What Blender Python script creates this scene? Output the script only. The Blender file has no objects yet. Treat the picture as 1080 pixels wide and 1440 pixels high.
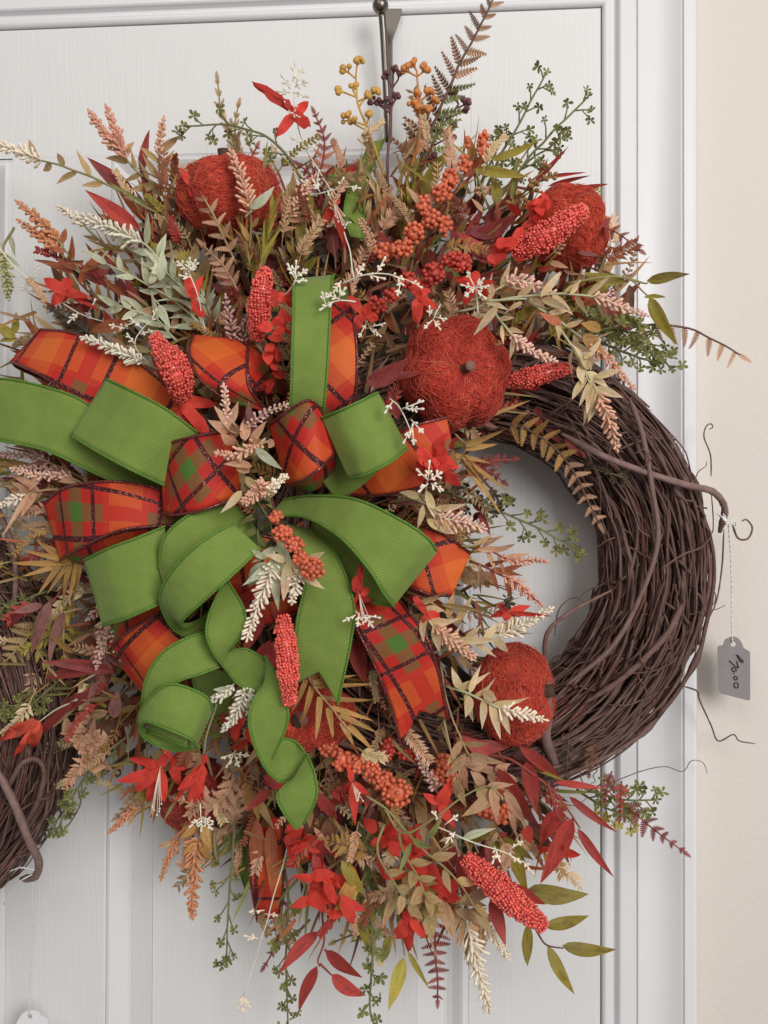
import bpy, bmesh, math, random
from mathutils import Vector, Matrix, Quaternion, noise
R = math.radians
rnd = random.Random(7)
S = bpy.context.scene
COL = S.collection

# ------------------------------------------------------------------ camera
W_PX, H_PX, FPX, DIST = 1080.0, 1440.0, 1200.0, 0.684
YAW, PITCH, ROLL = R(4.0), R(0.7), R(0.2)
cam_d = bpy.data.cameras.new('camera'); cam = bpy.data.objects.new('camera', cam_d); COL.objects.link(cam)
cam_d.sensor_fit = 'VERTICAL'; cam_d.sensor_height = 36.0; cam_d.lens = 36.0 * FPX / H_PX
cam_d.clip_start = 0.01; cam_d.clip_end = 50
cam.rotation_mode = 'QUATERNION'
q = (Quaternion((0, 0, 1), YAW) @ Quaternion((1, 0, 0), R(90) + PITCH) @ Quaternion((0, 0, 1), ROLL))
cam.rotation_quaternion = q
view = q @ Vector((0, 0, -1))
cam.location = Vector((0, 0, 0)) - view * (DIST / -(-view.y))      # the axis meets the door at the world origin
CAMP = cam.location.copy()
S.camera = cam

# ------------------------------------------------------------------ world, lamps, exposure
w = bpy.data.worlds.new('World'); S.world = w; w.use_nodes = True
bg = w.node_tree.nodes['Background']; bg.inputs[0].default_value = (1.0, 0.99, 0.985, 1); bg.inputs[1].default_value = 0.29
def area(name, loc, target, size, energy, color):
    l = bpy.data.lights.new(name, 'AREA'); l.shape = 'RECTANGLE'; l.size = size[0]; l.size_y = size[1]; l.energy = energy; l.color = color
    o = bpy.data.objects.new(name, l); COL.objects.link(o); o.location = loc
    o.rotation_euler = (Vector(target) - Vector(loc)).to_track_quat('-Z', 'Y').to_euler()
    return o
area('window_light', (1.05, -1.95, 0.55), (0.0, 0, -0.05), (.95, 1.15), 39, (1.0, 0.98, 0.965))
area('room_light', (-0.5, -1.9, 1.2), (0, 0, 0), (1.2, 0.8), 9, (1.0, 0.95, 0.90))
S.view_settings.view_transform = 'Standard'; S.view_settings.look = 'None'
S.view_settings.exposure = -0.13; S.view_settings.gamma = 1

# ------------------------------------------------------------------ helpers
def lin(c): c /= 255.0; return c / 12.92 if c <= 0.04045 else ((c + 0.055) / 1.055) ** 2.4
def C3(r, g, b, k=1.0): return (min(.9, lin(r) * k), min(.9, lin(g) * k), min(.9, lin(b) * k))
def P(x, y, d=0.0):
    """the place, d metres in front of the door face, that the photograph shows at pixel x, y"""
    v = q @ Vector(((x - W_PX / 2) / FPX, -(y - H_PX / 2) / FPX, -1.0))
    t = (-d - CAMP.y) / v.y
    return CAMP + v * t
def px(d): return (DIST - d) / FPX            # metres per photo pixel at that depth
def tocam(p): return (CAMP - p).normalized()

def tag(o, label=None, cat=None, group=None, kind=None):
    if label: o['label'] = label
    if cat: o['category'] = cat
    if group: o['group'] = group
    if kind: o['kind'] = kind
    return o
def link(name, me, parent=None):
    o = bpy.data.objects.new(name, me); COL.objects.link(o)
    if parent: o.parent = parent
    return o
def thing(name, loc, label, cat, group=None):
    o = link(name, None); o.location = loc; o.empty_display_size = 0.01
    return tag(o, label, cat, group)

class MB:
    """collects vertices and faces (world metres) into one mesh"""
    def __init__(s): s.v = []; s.f = []; s.uv = {}; s.smooth = True
    def add(s, vs, fs, uvs=None):
        b = len(s.v); s.v.extend(vs)
        for k, f in enumerate(fs):
            s.f.append(tuple(b + i for i in f))
            if uvs: s.uv[len(s.f) - 1] = [uvs[i] for i in f]
        return b
    def tube(s, pts, rad, n=6, cap=True):
        pts = [Vector(p) for p in pts]; m = len(pts)
        if not isinstance(rad, (list, tuple)): rad = [rad] * m
        t0 = (pts[1] - pts[0]).normalized()
        nrm = t0.orthogonal().normalized(); vs = []
        for i in range(m):
            t = (pts[min(i + 1, m - 1)] - pts[max(i - 1, 0)])
            t = t.normalized() if t.length > 1e-9 else t0
            nrm = (nrm - t * nrm.dot(t)); nrm = nrm.normalized() if nrm.length > 1e-6 else t.orthogonal().normalized()
            bn = t.cross(nrm)
            for k in range(n):
                a = 2 * math.pi * k / n
                vs.append(pts[i] + (nrm * math.cos(a) + bn * math.sin(a)) * rad[i])
        fs = []; uv = [(i / (m - 1), k / n) for i in range(m) for k in range(n)]
        for i in range(m - 1):
            for k in range(n):
                k2 = (k + 1) % n
                fs.append((i * n + k, i * n + k2, (i + 1) * n + k2, (i + 1) * n + k))
        if cap: fs.append(tuple(range(n - 1, -1, -1))); fs.append(tuple((m - 1) * n + k for k in range(n)))
        s.add(vs, fs, uv)
    def ball(s, c, r, t=None):
        V, F = t or ICO1
        if isinstance(r, (int, float)): r = (r, r, r)
        s.add([Vector((c[0] + v[0] * r[0], c[1] + v[1] * r[1], c[2] + v[2] * r[2])) for v in V], F)
    def box(s, a, b):
        x0, y0, z0 = a; x1, y1, z1 = b
        s.add([Vector(v) for v in ((x0, y0, z0), (x1, y0, z0), (x1, y1, z0), (x0, y1, z0), (x0, y0, z1), (x1, y0, z1), (x1, y1, z1), (x0, y1, z1))],
              [(0, 3, 2, 1), (4, 5, 6, 7), (0, 1, 5, 4), (1, 2, 6, 5), (2, 3, 7, 6), (3, 0, 4, 7)])
    def mesh(s, name, mat, origin=None):
        me = bpy.data.meshes.new(name)
        o = origin or Vector((0, 0, 0))
        me.from_pydata([tuple(Vector(v) - o) for v in s.v], [], s.f)
        if s.uv:
            ul = me.uv_layers.new(name='UVMap')
            for p in me.polygons:
                u = s.uv.get(p.index)
                if u:
                    for li, c in zip(p.loop_indices, u): ul.data[li].uv = c
        for m_ in (mat if isinstance(mat, (list, tuple)) else [mat]): me.materials.append(m_)
        if s.smooth: me.polygons.foreach_set('use_smooth', [True] * len(me.polygons))
        me.update(); return me
    def build(s, name, mat, parent=None):
        base = parent
        loc = Vector((0, 0, 0)); p = parent
        while p: loc += p.location; p = p.parent
        return link(name, s.mesh(name, mat, loc), parent)

def ico(sub):
    bm = bmesh.new(); bmesh.ops.create_icosphere(bm, subdivisions=sub, radius=1)
    V = [v.co.copy() for v in bm.verts]; F = [tuple(v.index for v in f.verts) for f in bm.faces]; bm.free()
    return V, F
ICO0 = ico(1); ICO1 = ico(2)

def spline(pts, n=8):
    pts = [Vector(p) for p in pts]
    if len(pts) == 2: return [pts[0].lerp(pts[1], i / n) for i in range(n + 1)]
    out = []
    e = [pts[0] * 2 - pts[1]] + pts + [pts[-1] * 2 - pts[-2]]
    for i in range(1, len(e) - 2):
        a, b, c, d = e[i - 1], e[i], e[i + 1], e[i + 2]
        for k in range(n):
            t = k / n
            out.append(0.5 * ((2 * b) + (c - a) * t + (2 * a - 5 * b + 4 * c - d) * t * t + (3 * b - a - 3 * c + d) * t ** 3))
    out.append(pts[-1]); return out
def along(pts, t):
    L = [0]
    for a, b in zip(pts, pts[1:]): L.append(L[-1] + (b - a).length)
    s = t * L[-1]
    for i in range(len(pts) - 1):
        if s <= L[i + 1] or i == len(pts) - 2:
            k = (s - L[i]) / max(1e-9, L[i + 1] - L[i])
            return pts[i].lerp(pts[i + 1], k), (pts[i + 1] - pts[i]).normalized()

# ------------------------------------------------------------------ materials
class NT:
    def __init__(s, name):
        s.m = bpy.data.materials.new(name); s.m.use_nodes = True; s.t = s.m.node_tree
        s.p = s.t.nodes['Principled BSDF']; s.out = s.t.nodes['Material Output']
    def n(s, ty, **kw):
        nd = s.t.nodes.new('ShaderNode' + ty)
        for k, v in kw.items(): setattr(nd, k, v)
        return nd
    def l(s, a, b): s.t.links.new(a, b)
    def mix(s, f, a, b, mode='MIX'):
        nd = s.n('Mix', data_type='RGBA', blend_type=mode)
        for sock, v in ((nd.inputs[0], f), (nd.inputs[6], a), (nd.inputs[7], b)):
            if hasattr(v, 'links'): s.l(v, sock)
            elif isinstance(v, (tuple, list)): sock.default_value = (*v[:3], 1)
            else: sock.default_value = v
        return nd.outputs[2]
    def math(s, op, a, b=0.0, c=0.0, clamp=False):
        nd = s.n('Math', operation=op); nd.use_clamp = clamp
        for sock, v in zip(nd.inputs, (a, b, c)):
            if hasattr(v, 'links'): s.l(v, sock)
            else: sock.default_value = v
        return nd.outputs[0]
    def noise(s, scale, detail=3, vec=None, rough=.5):
        nd = s.n('TexNoise'); nd.inputs['Scale'].default_value = scale; nd.inputs['Detail'].default_value = detail; nd.inputs['Roughness'].default_value = rough
        if vec: s.l(vec, nd.inputs['Vector'])
        return nd.outputs[0]
    def ramp(s, f, stops):
        nd = s.n('ValToRGB'); s.l(f, nd.inputs[0]); e = nd.color_ramp.elements
        while len(e) < len(stops): e.new(.5)
        for el, (p, c) in zip(e, stops): el.position = p; el.color = (*c[:3], 1) if isinstance(c, (tuple, list)) else (c, c, c, 1)
        return nd.outputs[0]
    def bump(s, h, st, dist=.001):
        nd = s.n('Bump'); nd.inputs['Strength'].default_value = st; nd.inputs['Distance'].default_value = dist
        s.l(h, nd.inputs['Height']); s.l(nd.outputs[0], s.p.inputs['Normal']); return nd
    def objco(s, scale=None):
        t = s.n('TexCoord').outputs['Object']
        if not scale: return t
        m = s.n('Mapping'); s.l(t, m.inputs['Vector']); m.inputs['Scale'].default_value = scale; return m.outputs[0]

def plain(name, c, rough=.6, var=.12, nscale=60, bump=0.0, metal=0.0, spec=.4, sheen=0.0):
    t = NT(name); tc = t.objco()
    nz = t.noise(nscale, 4, tc)
    f = t.ramp(nz, [(.3, 1 - var), (.7, 1 + var)])
    t.l(t.mix(1.0, c, f, 'MULTIPLY'), t.p.inputs['Base Color'])
    t.p.inputs['Roughness'].default_value = rough; t.p.inputs['Metallic'].default_value = metal
    t.p.inputs['Specular IOR Level'].default_value = spec; t.p.inputs['Sheen Weight'].default_value = sheen
    if bump: t.bump(t.noise(nscale * 3, 4, tc), bump)
    return t.m

def leafmat(name, base, tip, mottle=None, rough=.55, trans=.25, vein=.35):
    """leaf: colour runs base to tip along the leaf, a darker midrib, blotches; u runs along, v across"""
    t = NT(name)
    uv = t.n('TexCoord').outputs['UV']; sep = t.n('SeparateXYZ'); t.l(uv, sep.inputs[0]); u, v = sep.outputs[0], sep.outputs[1]
    oi = t.n('ObjectInfo').outputs['Random']
    vm = t.n('Vector' 'Math', operation='ADD'); t.l(t.objco(), vm.inputs[0])
    cx = t.n('CombineXYZ'); t.l(t.math('MULTIPLY', oi, 40), cx.inputs[0]); t.l(cx.outputs[0], vm.inputs[1])
    nz = t.noise(3.2, 5, vm.outputs[0], .65)
    uu = t.math('ADD', u, t.math('MULTIPLY', t.math('SUBTRACT', nz, .5), .9), clamp=True)
    c = t.mix(uu, base, tip)
    if mottle: c = t.mix(t.ramp(nz, [(.50, 0.0), (.62, .75)]), c, mottle)
    mid = t.math('ABSOLUTE', t.math('SUBTRACT', v, .5))
    c = t.mix(t.ramp(mid, [(.0, vein), (.06, 0.0)]), c, tuple(x * .45 for x in base))
    n2 = t.noise(11, 4, vm.outputs[0], .7); c = t.mix(t.ramp(n2, [(.46, 0.0), (.70, .45)]), c, tuple(x * .55 for x in base))
    vn = t.n('TexWave', wave_type='BANDS', bands_direction='X'); vn.inputs['Scale'].default_value = 3.2; cvn = t.n('CombineXYZ'); t.l(t.math('SUBTRACT', u, t.math('MULTIPLY', mid, .9)), cvn.inputs[0]); t.l(cvn.outputs[0], vn.inputs[0])
    c = t.mix(t.ramp(vn.outputs[1], [(.80, 0.0), (1.0, vein * .55)]), c, tuple(min(.9, x * 1.9 + .02) for x in base))
    k = t.math('ADD', t.math('MULTIPLY', oi, .55), .78)
    kk = t.n('CombineXYZ'); t.l(k, kk.inputs[0]); t.l(k, kk.inputs[1]); t.l(k, kk.inputs[2])
    c = t.mix(1.0, c, kk.outputs[0], 'MULTIPLY')
    t.l(c, t.p.inputs['Base Color']); t.p.inputs['Roughness'].default_value = rough; t.p.inputs['Specular IOR Level'].default_value = .35
    tr = t.n('BsdfTranslucent'); t.l(c, tr.inputs[0]); ms = t.n('MixShader'); ms.inputs[0].default_value = trans
    t.l(t.p.outputs[0], ms.inputs[1]); t.l(tr.outputs[0], ms.inputs[2]); t.l(ms.outputs[0], t.out.inputs[0])
    wv = t.n('TexWave'); wv.inputs['Scale'].default_value = 3; wv.inputs['Distortion'].default_value = 1.5
    t.l(uv, wv.inputs[0])
    t.bump(t.math('ADD', t.math('MULTIPLY', nz, .6), t.math('MULTIPLY', wv.outputs[1], .04)), .5, .0015)
    return t.m

# white paint with embossed vertical wood grain for the door
def paint(name, c, grain=0.0, rough=.42):
    t = NT(name); tc = t.objco()
    nz = t.noise(2.5, 4, tc); c2 = t.mix(t.ramp(nz, [(.3, 0.0), (.75, .5)]), c, tuple(x * .93 for x in c))
    sc_ = t.noise(38, 6, tc, .75); c2 = t.mix(t.ramp(sc_, [(.64, 0.0), (.74, .28)]), c2, tuple(x * .80 for x in c))
    t.l(c2, t.p.inputs['Base Color']); t.p.inputs['Roughness'].default_value = rough; t.p.inputs['Specular IOR Level'].default_value = .35
    fine = t.noise(420, 2, tc)
    if grain:
        wp = t.objco((1, 1, .045)); d = t.noise(9, 3, t.objco((1, 1, .5)))
        wv = t.n('TexNoise'); wv.inputs['Scale'].default_value = 230; wv.inputs['Detail'].default_value = 3
        m = t.n('Mapping'); t.l(t.n('TexCoord').outputs['Object'], m.inputs[0]); m.inputs['Scale'].default_value = (1, 1, .03)
        ad = t.n('VectorMath', operation='ADD'); t.l(m.outputs[0], ad.inputs[0])
        cb = t.n('CombineXYZ'); t.l(t.math('MULTIPLY', d, .012), cb.inputs[0]); t.l(cb.outputs[0], ad.inputs[1]); t.l(ad.outputs[0], wv.inputs[0])
        h = t.ramp(wv.outputs[0], [(.36, 0.0), (.46, .8), (.56, .2), (.66, 1.0)])
        t.bump(t.math('ADD', h, t.math('MULTIPLY', fine, .12)), grain, .0005)
    else: t.bump(fine, .12, .0006)
    return t.m
M_door = paint('door_paint', C3(228, 227, 225), .25)
M_moulding = paint('moulding_paint', C3(228, 227, 227), .2)
M_trim = paint('trim_paint', C3(230, 229, 230), 0.0, .35)
M_wall = paint('wall_paint', C3(222, 213, 204), 0.0, .8)
_t = M_wall.node_tree; _b = [n for n in _t.nodes if n.type == 'BUMP'][0]; _b.inputs['Strength'].default_value = .55; _b.inputs['Distance'].default_value = .0009
_n = [n for n in _t.nodes if n.type == 'TEX_NOISE' and n.inputs['Scale'].default_value > 400][0]; _n.inputs['Scale'].default_value = 210; _n.inputs['Detail'].default_value = 5
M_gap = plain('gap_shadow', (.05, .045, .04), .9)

# ------------------------------------------------------------------ setting: wall, door, frame
xg = P(846, 700).x; zt = P(845, 10).z          # right edge and top edge of the door leaf
K = px(0)
m = MB(); m.smooth = False
m.box((xg + 100 * K, 0.0, -1.2), (1.6, .10, 1.2)); m.box((-1.6, 0.0, zt + 100 * K), (xg + 100 * K, .10, 1.2))
wall = m.build('wall', M_wall); tag(wall, kind='structure')
m = MB(); m.box((-1.6, .05, -1.21), (1.6, .06, 1.21)); bk = m.build('gap_shade_sheet', M_gap); tag(bk, kind='structure')  # near-black sheet added behind the door; its colour paints shade in the gap

door = thing('door', (xg - .3, 0, -1.2), 'white moulded panel door with embossed wood grain behind the wreaths', 'door')
def strip(profile, a, b, name, mat, parent, up=False):
    pass
XL = -1.25
def dx(x): return P(x, 900).x
def dz(y): return P(400, y).z
def frustum_panel(name, x0, x1, z0, z1, prof, mat_field, mat_m):
    """moulded panel: rings of (inset, y) from the outside in, then the raised field"""
    m = MB(); m.smooth = False; rings = []
    for ins, y in prof: rings.append([(x0 + ins, y, z0 + ins), (x1 - ins, y, z0 + ins), (x1 - ins, y, z1 - ins), (x0 + ins, y, z1 - ins)])
    for r0, r1 in zip(rings, rings[1:]):
        m.add([Vector(p) for p in r0 + r1], [(i, (i + 1) % 4, 4 + (i + 1) % 4, 4 + i) for i in range(4)])
    m.build('panel_moulding', mat_m, door)
    f = MB(); f.smooth = False; f.add([Vector(p) for p in rings[-1]], [(0, 1, 2, 3)]); f.build('panel_field', mat_field, door)
prof = [(0, 0.0), (2 * K, .0012), (5 * K, -.0012), (9 * K, -.0018), (13 * K, -.0005), (18 * K, .0018), (24 * K, .0045), (31 * K, .0062), (36 * K, .0064), (38 * K, .0058), (70 * K, .0012), (72 * K, .0002), (74 * K, .0004)]
xa, xb, z1p = dx(149), dx(661), P(430, 212).z
frustum_panel('p', xa, xb, -1.1, z1p, prof, M_door, M_moulding)
xl1 = P(17, 300).x
frustum_panel('p', xl1 - 512 * K, xl1, -1.1, P(0, 225).z, prof, M_door, M_moulding)
for nm, x0, x1, z0, z1_ in (('lock_stile', xb, xg - .0009, -1.2, zt - .0009), ('mullion', xl1, xa, -1.2, z1p), ('top_rail', XL, xb - .0001, z1p + .0001, zt - .0009), ('bottom_rail', xa, xb, -1.2, -1.1), ('hinge_stile', XL, xl1 - 512 * K, -1.2, z1p)):
    m = MB(); m.smooth = False; m.box((x0 + .00003, 0, z0), (x1, .035, z1_)); m.build(nm, M_door, door)

# frame profile: (distance out from the door edge in px, height towards the room in mm)
PR = [(0, -4), (0, 1.0), (3, 3.0), (7, 4.0), (12, 3.6), (15, 1.8), (17.5, .6), (19.5, .6), (21.5, 6), (23.5, 7), (43, 7.2), (44, 6.0), (45.6, 6.0), (46.6, 8.2), (55, 9.3), (66, 9.6), (78, 10.6), (90, 13.0), (101, 14.4), (102.2, 12.6), (103.8, 12.6), (105, 15.2), (117, 15.6), (121, 14.6), (122, 13), (122, 0)]
frame = thing('door_frame', (xg + .03, 0, -1.2), 'white painted door casing with fluted moulding between door and beige wall', 'door frame')
def sweep(prs, name):
    m = MB(); m.smooth = False; rows = []
    for t, h in prs:
        t *= K * 1.0; y = -h / 1000.0
        rows.append([Vector((xg + t, y, -1.2)), Vector((xg + t, y, zt + t)), Vector((-1.6, y, zt + t))])
    for a, b in zip(rows, rows[1:]): m.add(a + b, [(0, 1, 4, 3), (1, 2, 5, 4)])
    o = m.build(name, M_trim, frame); o.data.polygons.foreach_set('use_smooth', [True] * len(o.data.polygons)); o.data.set_sharp_from_angle(angle=R(24))
def fine(pr):
    out = []
    for (t0, h0), (t1, h1), in zip(pr, pr[1:]):
        out.append((t0, h0))
    return out + [pr[-1]]
def cs(t):
    s_ = (t - 46.6) / 54.4; return 8.2 + 2.2 * s_ + 4.0 * s_ ** 3 - 2.2 * math.sin(math.pi * s_)
PR2 = [p for p in PR if not 46.0 < p[0] < 101.5]; PR2 = sorted(PR2 + [(46.6 + 54.4 * i / 22, cs(46.6 + 54.4 * i / 22)) for i in range(23)])
PR2 = [(0, -4), (0, .4)] + [(6 - 6 * math.cos(math.pi * i / 12), .4 + 3.8 * math.sin(math.pi * i / 12)) for i in range(1, 12)] + [(13.5, .4)] + [p for p in PR2 if p[0] > 15.5]
sweep([p for p in PR2 if p[0] <= 21.6], 'stop_bead'); sweep([p for p in PR2 if p[0] >= 21.5], 'casing')
# ------------------------------------------------------------------ twig wreaths
def barkmat(name, c1, c2):
    t = NT(name); tc = t.objco()
    oi = t.n('ObjectInfo').outputs['Random']
    nz = t.noise(140, 5, tc, .7); n2 = t.noise(25, 3, tc)
    c = t.mix(t.ramp(nz, [(.3, 0.0), (.7, 1.0)]), c1, c2)
    c = t.mix(t.math('MULTIPLY', oi, .65), c, tuple(x * .55 for x in c1))
    c = t.mix(t.ramp(n2, [(.55, 0.0), (.75, .35)]), c, C3(150, 125, 118))
    t.l(c, t.p.inputs['Base Color']); t.p.inputs['Roughness'].default_value = .62; t.p.inputs['Specular IOR Level'].default_value = .35
    lg = t.noise(60, 4, t.objco((1, 1, .25)), .6); t.bump(t.math('ADD', nz, lg), .9, .0012); return t.m
M_vine = barkmat('vine_bark', C3(100, 70, 62), C3(146, 114, 104))
M_vine2 = barkmat('vine_bark_grey', C3(118, 90, 84), C3(146, 120, 112))
M_vine3 = barkmat('vine_bark_red', C3(104, 58, 48), C3(136, 88, 74))

def ring(center, Rmaj, rin, rdep, ndep, label, focus, seed, squash=1.0, nparts=300, nstuff=620):
    rg = random.Random(seed)
    w = thing('twig_wreath', center, label, 'wreath', None)
    stuff = MB()
    for i in range(nparts + nstuff):
        a0 = focus + rg.gauss(0, 75) - 70 if rg.random() < .6 else rg.uniform(0, 360)
        span = rg.uniform(70, 190); n = int(span / 5) + 3
        # place in the tube's section; most strands lie near its surface
        phi = rg.uniform(0, 2 * math.pi); rho = (1.0 - abs(rg.gauss(0, .22))) if rg.random() < .75 else rg.uniform(.2, .9)
        rho = max(.1, min(1.06, rho))
        tw = rg.gauss(0, .75) + .35; dr = rg.gauss(0, .22)
        s1, s2, s3 = rg.uniform(0, 99), rg.uniform(0, 99), rg.uniform(.6, 1.5)
        big = rg.random()
        rad = rg.uniform(.0006, .0011) if big < .6 else (rg.uniform(.0011, .0016) if big < .95 else rg.uniform(.0016, .0022))
        pts = []; rads = []
        for k in range(n):
            t = k / (n - 1); a = R(a0 + span * t)
            ph = phi + tw * t + .28 * noise.noise(Vector((s1, t * 3 * s3, 0)))
            rh = max(.05, min(1.12, rho + dr * (t - .5) + .16 * noise.noise(Vector((s2, t * 7 * s3, 5)))))
            if rg.random() < .04: rh += rg.uniform(-.05, .05)
            rr = Rmaj + rin * rh * math.cos(ph) + .0028 * noise.noise(Vector((s1, s2, t * 9)))
            y = -rdep * rh * math.sin(ph)
            pts.append(Vector(center) + Vector((rr * math.cos(a), y, squash * rr * math.sin(a))))
            rads.append(rad * (1.0 - .45 * t) * (1 + .32 * noise.noise(Vector((s2, t * 22, 1)))) * (1.45 if rg.random() < .07 else 1))
        pts = spline(pts, 2); rads = [rads[min(len(rads) - 1, int(j / 2))] for j in range(len(pts))]
        if i < nparts:
            m = MB(); m.tube(pts, rads, 6)
            m.build('vine', rg.choice([M_vine, M_vine, M_vine, M_vine2, M_vine3]), w)
        else: stuff.tube(pts, rads, 5)
    for i in range(70):          # short broken twigs crossing the run of the vines
        a = R(focus + rg.gauss(0, 55)); ph = rg.uniform(.3, 2.8); sp_ = rg.uniform(.05, .28) * rg.choice((-1, 1)); dp = rg.uniform(-.9, .9); rr_ = rg.uniform(.0006, .0013)
        pts = []
        for k in range(9):
            t = k / 8; aa = a + sp_ * t; pp = ph + dp * t; q_ = 1.02 + .06 * noise.noise(Vector((i * 3.1, t * 3, 0))) + (.10 * t if rg.random() < .5 else 0)
            pts.append(Vector(center) + Vector(((Rmaj + rin * q_ * math.cos(pp)) * math.cos(aa), -rdep * q_ * math.sin(pp), (Rmaj + rin * q_ * math.cos(pp)) * math.sin(aa))))
        stuff.tube(pts, [rr_ * (1.2 - .5 * k / 8) for k in range(9)], 5)
    for i in range(46):          # curled tendrils springing off the surface
        a = R(focus + rg.gauss(0, 60)); ph = rg.uniform(.2, 2.9); p0 = Vector(center) + Vector(((Rmaj + rin * math.cos(ph)) * math.cos(a), -rdep * math.sin(ph), (Rmaj + rin * math.cos(ph)) * math.sin(a)))
        v = Vector((rg.gauss(0, 1), rg.uniform(-.5, .2), rg.gauss(0, 1))).normalized(); e = v.orthogonal().normalized(); f = v.cross(e); L_ = rg.uniform(.010, .035); cr_ = rg.uniform(.001, .0035); tn = rg.uniform(.5, 2.6)
        pts = [p0 + v * L_ * (k / 20) ** .8 + (e * math.cos(k / 20 * tn * 6.28) + f * math.sin(k / 20 * tn * 6.28)) * cr_ * (k / 20) - e * 0 for k in range(21)]
        m = MB(); m.tube(pts, [.00055 - .0003 * k / 20 for k in range(21)], 4); m.build('tendril', rg.choice([M_vine, M_vine3]), w)
    o = stuff.build('vine_tangle', M_vine, w); o['kind'] = 'stuff'
    return w
c1 = P(662, 792, .045)
wreath1 = ring(c1, .1335, .0372, .036, 0, 'round brown grapevine wreath at right, bare twigs showing beside the orange pumpkin', 10, 3, 1.0)
c2 = P(-200, 1000, .045)
wreath2 = ring(c2, .1360, .0390, .036, 0, 'brown grapevine wreath cut by the left edge, with a red lily lying on it', 10, 11, 1.0, 260, 420)

def twig(pts, r0, r1, mat, parent, name='vine', n=7, sub=8):
    p = spline([P(*a) for a in pts], sub)
    m = MB(); L = len(p)
    m.tube(p, [(r0 + (r1 - r0) * i / (L - 1)) * (.55 + .45 * min(1, i / 3, (L - 1 - i) / 3)) * (1 + .22 * noise.noise(Vector((i * .7, r0 * 1e4, 0))) + .12 * noise.noise(Vector((i * 2.3, r0 * 1e4, 9)))) for i in range(L)], n)
    return m.build(name, mat, parent)
# the heavy loose vines and curled tendrils one can pick out
twig([(790, 610, .088), (850, 642, .094), (910, 665, .09), (965, 682, .085), (1003, 692, .07), (1019, 715, .055), (1012, 748, .04)], .0022, .0026, M_vine2, wreath1)
twig([(885, 560, .082), (903, 610, .09), (916, 680, .092), (925, 760, .09), (900, 840, .092), (860, 910, .09), (795, 965, .085)], .0019, .0017, M_vine2, wreath1)
twig([(960, 850, .082), (935, 895, .086), (880, 950, .09), (820, 990, .084)], .0026, .0018, M_vine, wreath1)
twig([(765, 940, .08), (770, 1000, .088), (768, 1040, .09), (785, 1085, .07)], .0042, .0036, M_vine2, wreath1)
twig([(765, 930, .06), (770, 890, .07), (800, 862, .07), (860, 830, .07)], .0018, .0012, M_vine, wreath1)
for pts, r in (([(1018, 745, .04), (1015, 800, .03), (1006, 850, .03), (985, 890, .035), (975, 930, .04)], .0007),
               ([(1000, 670, .05), (999, 640, .045), (990, 615, .04), (993, 600, .038), (1000, 596, .036), (1002, 601, .036), (997, 604, .036)], .0006),
               ([(1000, 690, .05), (1003, 730, .045), (1001, 750, .04), (990, 745, .04)], .0005),
               ([(1030, 738, .045), (1038, 757, .04), (1052, 757, .036), (1058, 742, .034), (1050, 731, .034), (1043, 733, .034)], .0009),
               ([(962, 965, .05), (980, 972, .04), (984, 985, .034), (1000, 1020, .028), (1010, 1042, .026), (1031, 1033, .024), (1040, 1042, .024), (1062, 1046, .024)], .0007),
               ([(855, 1103, .05), (900, 1085, .04), (935, 1078, .035), (960, 1085, .03), (972, 1070, .03), (988, 1072, .03), (995, 1088, .028)], .0004),
               ([(780, 895, .06), (785, 860, .055), (800, 843, .05), (815, 842, .05), (822, 850, .05)], .0006),
               ([(932, 985, .06), (920, 1010, .06), (900, 1025, .05), (890, 1040, .05)], .0007),
               ([(985, 860, .05), (1003, 850, .045), (1006, 835, .04), (995, 825, .04)], .0005),
               ([(870, 1035, .07), (880, 1050, .06), (868, 1060, .06), (858, 1052, .06)], .0008),
               ([(880, 700, .09), (892, 725, .092), (900, 745, .092), (915, 755, .09)], .0005),
               ([(890, 640, .09), (905, 632, .095), (915, 645, .095), (905, 660, .092), (925, 672, .09)], .0005),
               ([(855, 700, .09), (875, 740, .095), (890, 752, .095)], .0006),
               ([(840, 660, .085), (845, 700, .08), (843, 740, .07)], .0004),
               ([(930, 800, .09), (960, 780, .09), (985, 770, .08), (1000, 755, .07)], .0009),
               ([(905, 900, .09), (900, 925, .092), (912, 940, .092), (925, 930, .09)], .0005)):
    twig(pts, r, r * .7, M_vine, wreath1, 'tendril', 5)
twig([(-8, 1075, .09), (20, 1130, .09), (40, 1180, .085), (54, 1210, .075), (50, 1232, .06), (30, 1236, .05)], .0029, .0031, M_vine2, wreath2)
twig([(10, 1110, .088), (30, 1075, .09), (50, 1068, .085), (62, 1085, .08), (52, 1130, .08), (20, 1180, .07)], .0021, .0018, M_vine, wreath2)
twig([(-10, 700, .075), (15, 760, .08), (22, 800, .08), (20, 860, .08)], .0024, .002, M_vine, wreath2)
for pts, r in (([(110, 1112, .04), (113, 1130, .035), (100, 1155, .03), (80, 1180, .03)], .0007), ([(5, 1215, .05), (20, 1190, .05), (45, 1195, .055)], .0006), ([(150, 1075, .03), (160, 1080, .028), (170, 1085, .026), (165, 1092, .026), (160, 1086, .026)], .0011)):
    twig(pts, r, r * .7, M_vine, wreath2, 'tendril', 5)

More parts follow.
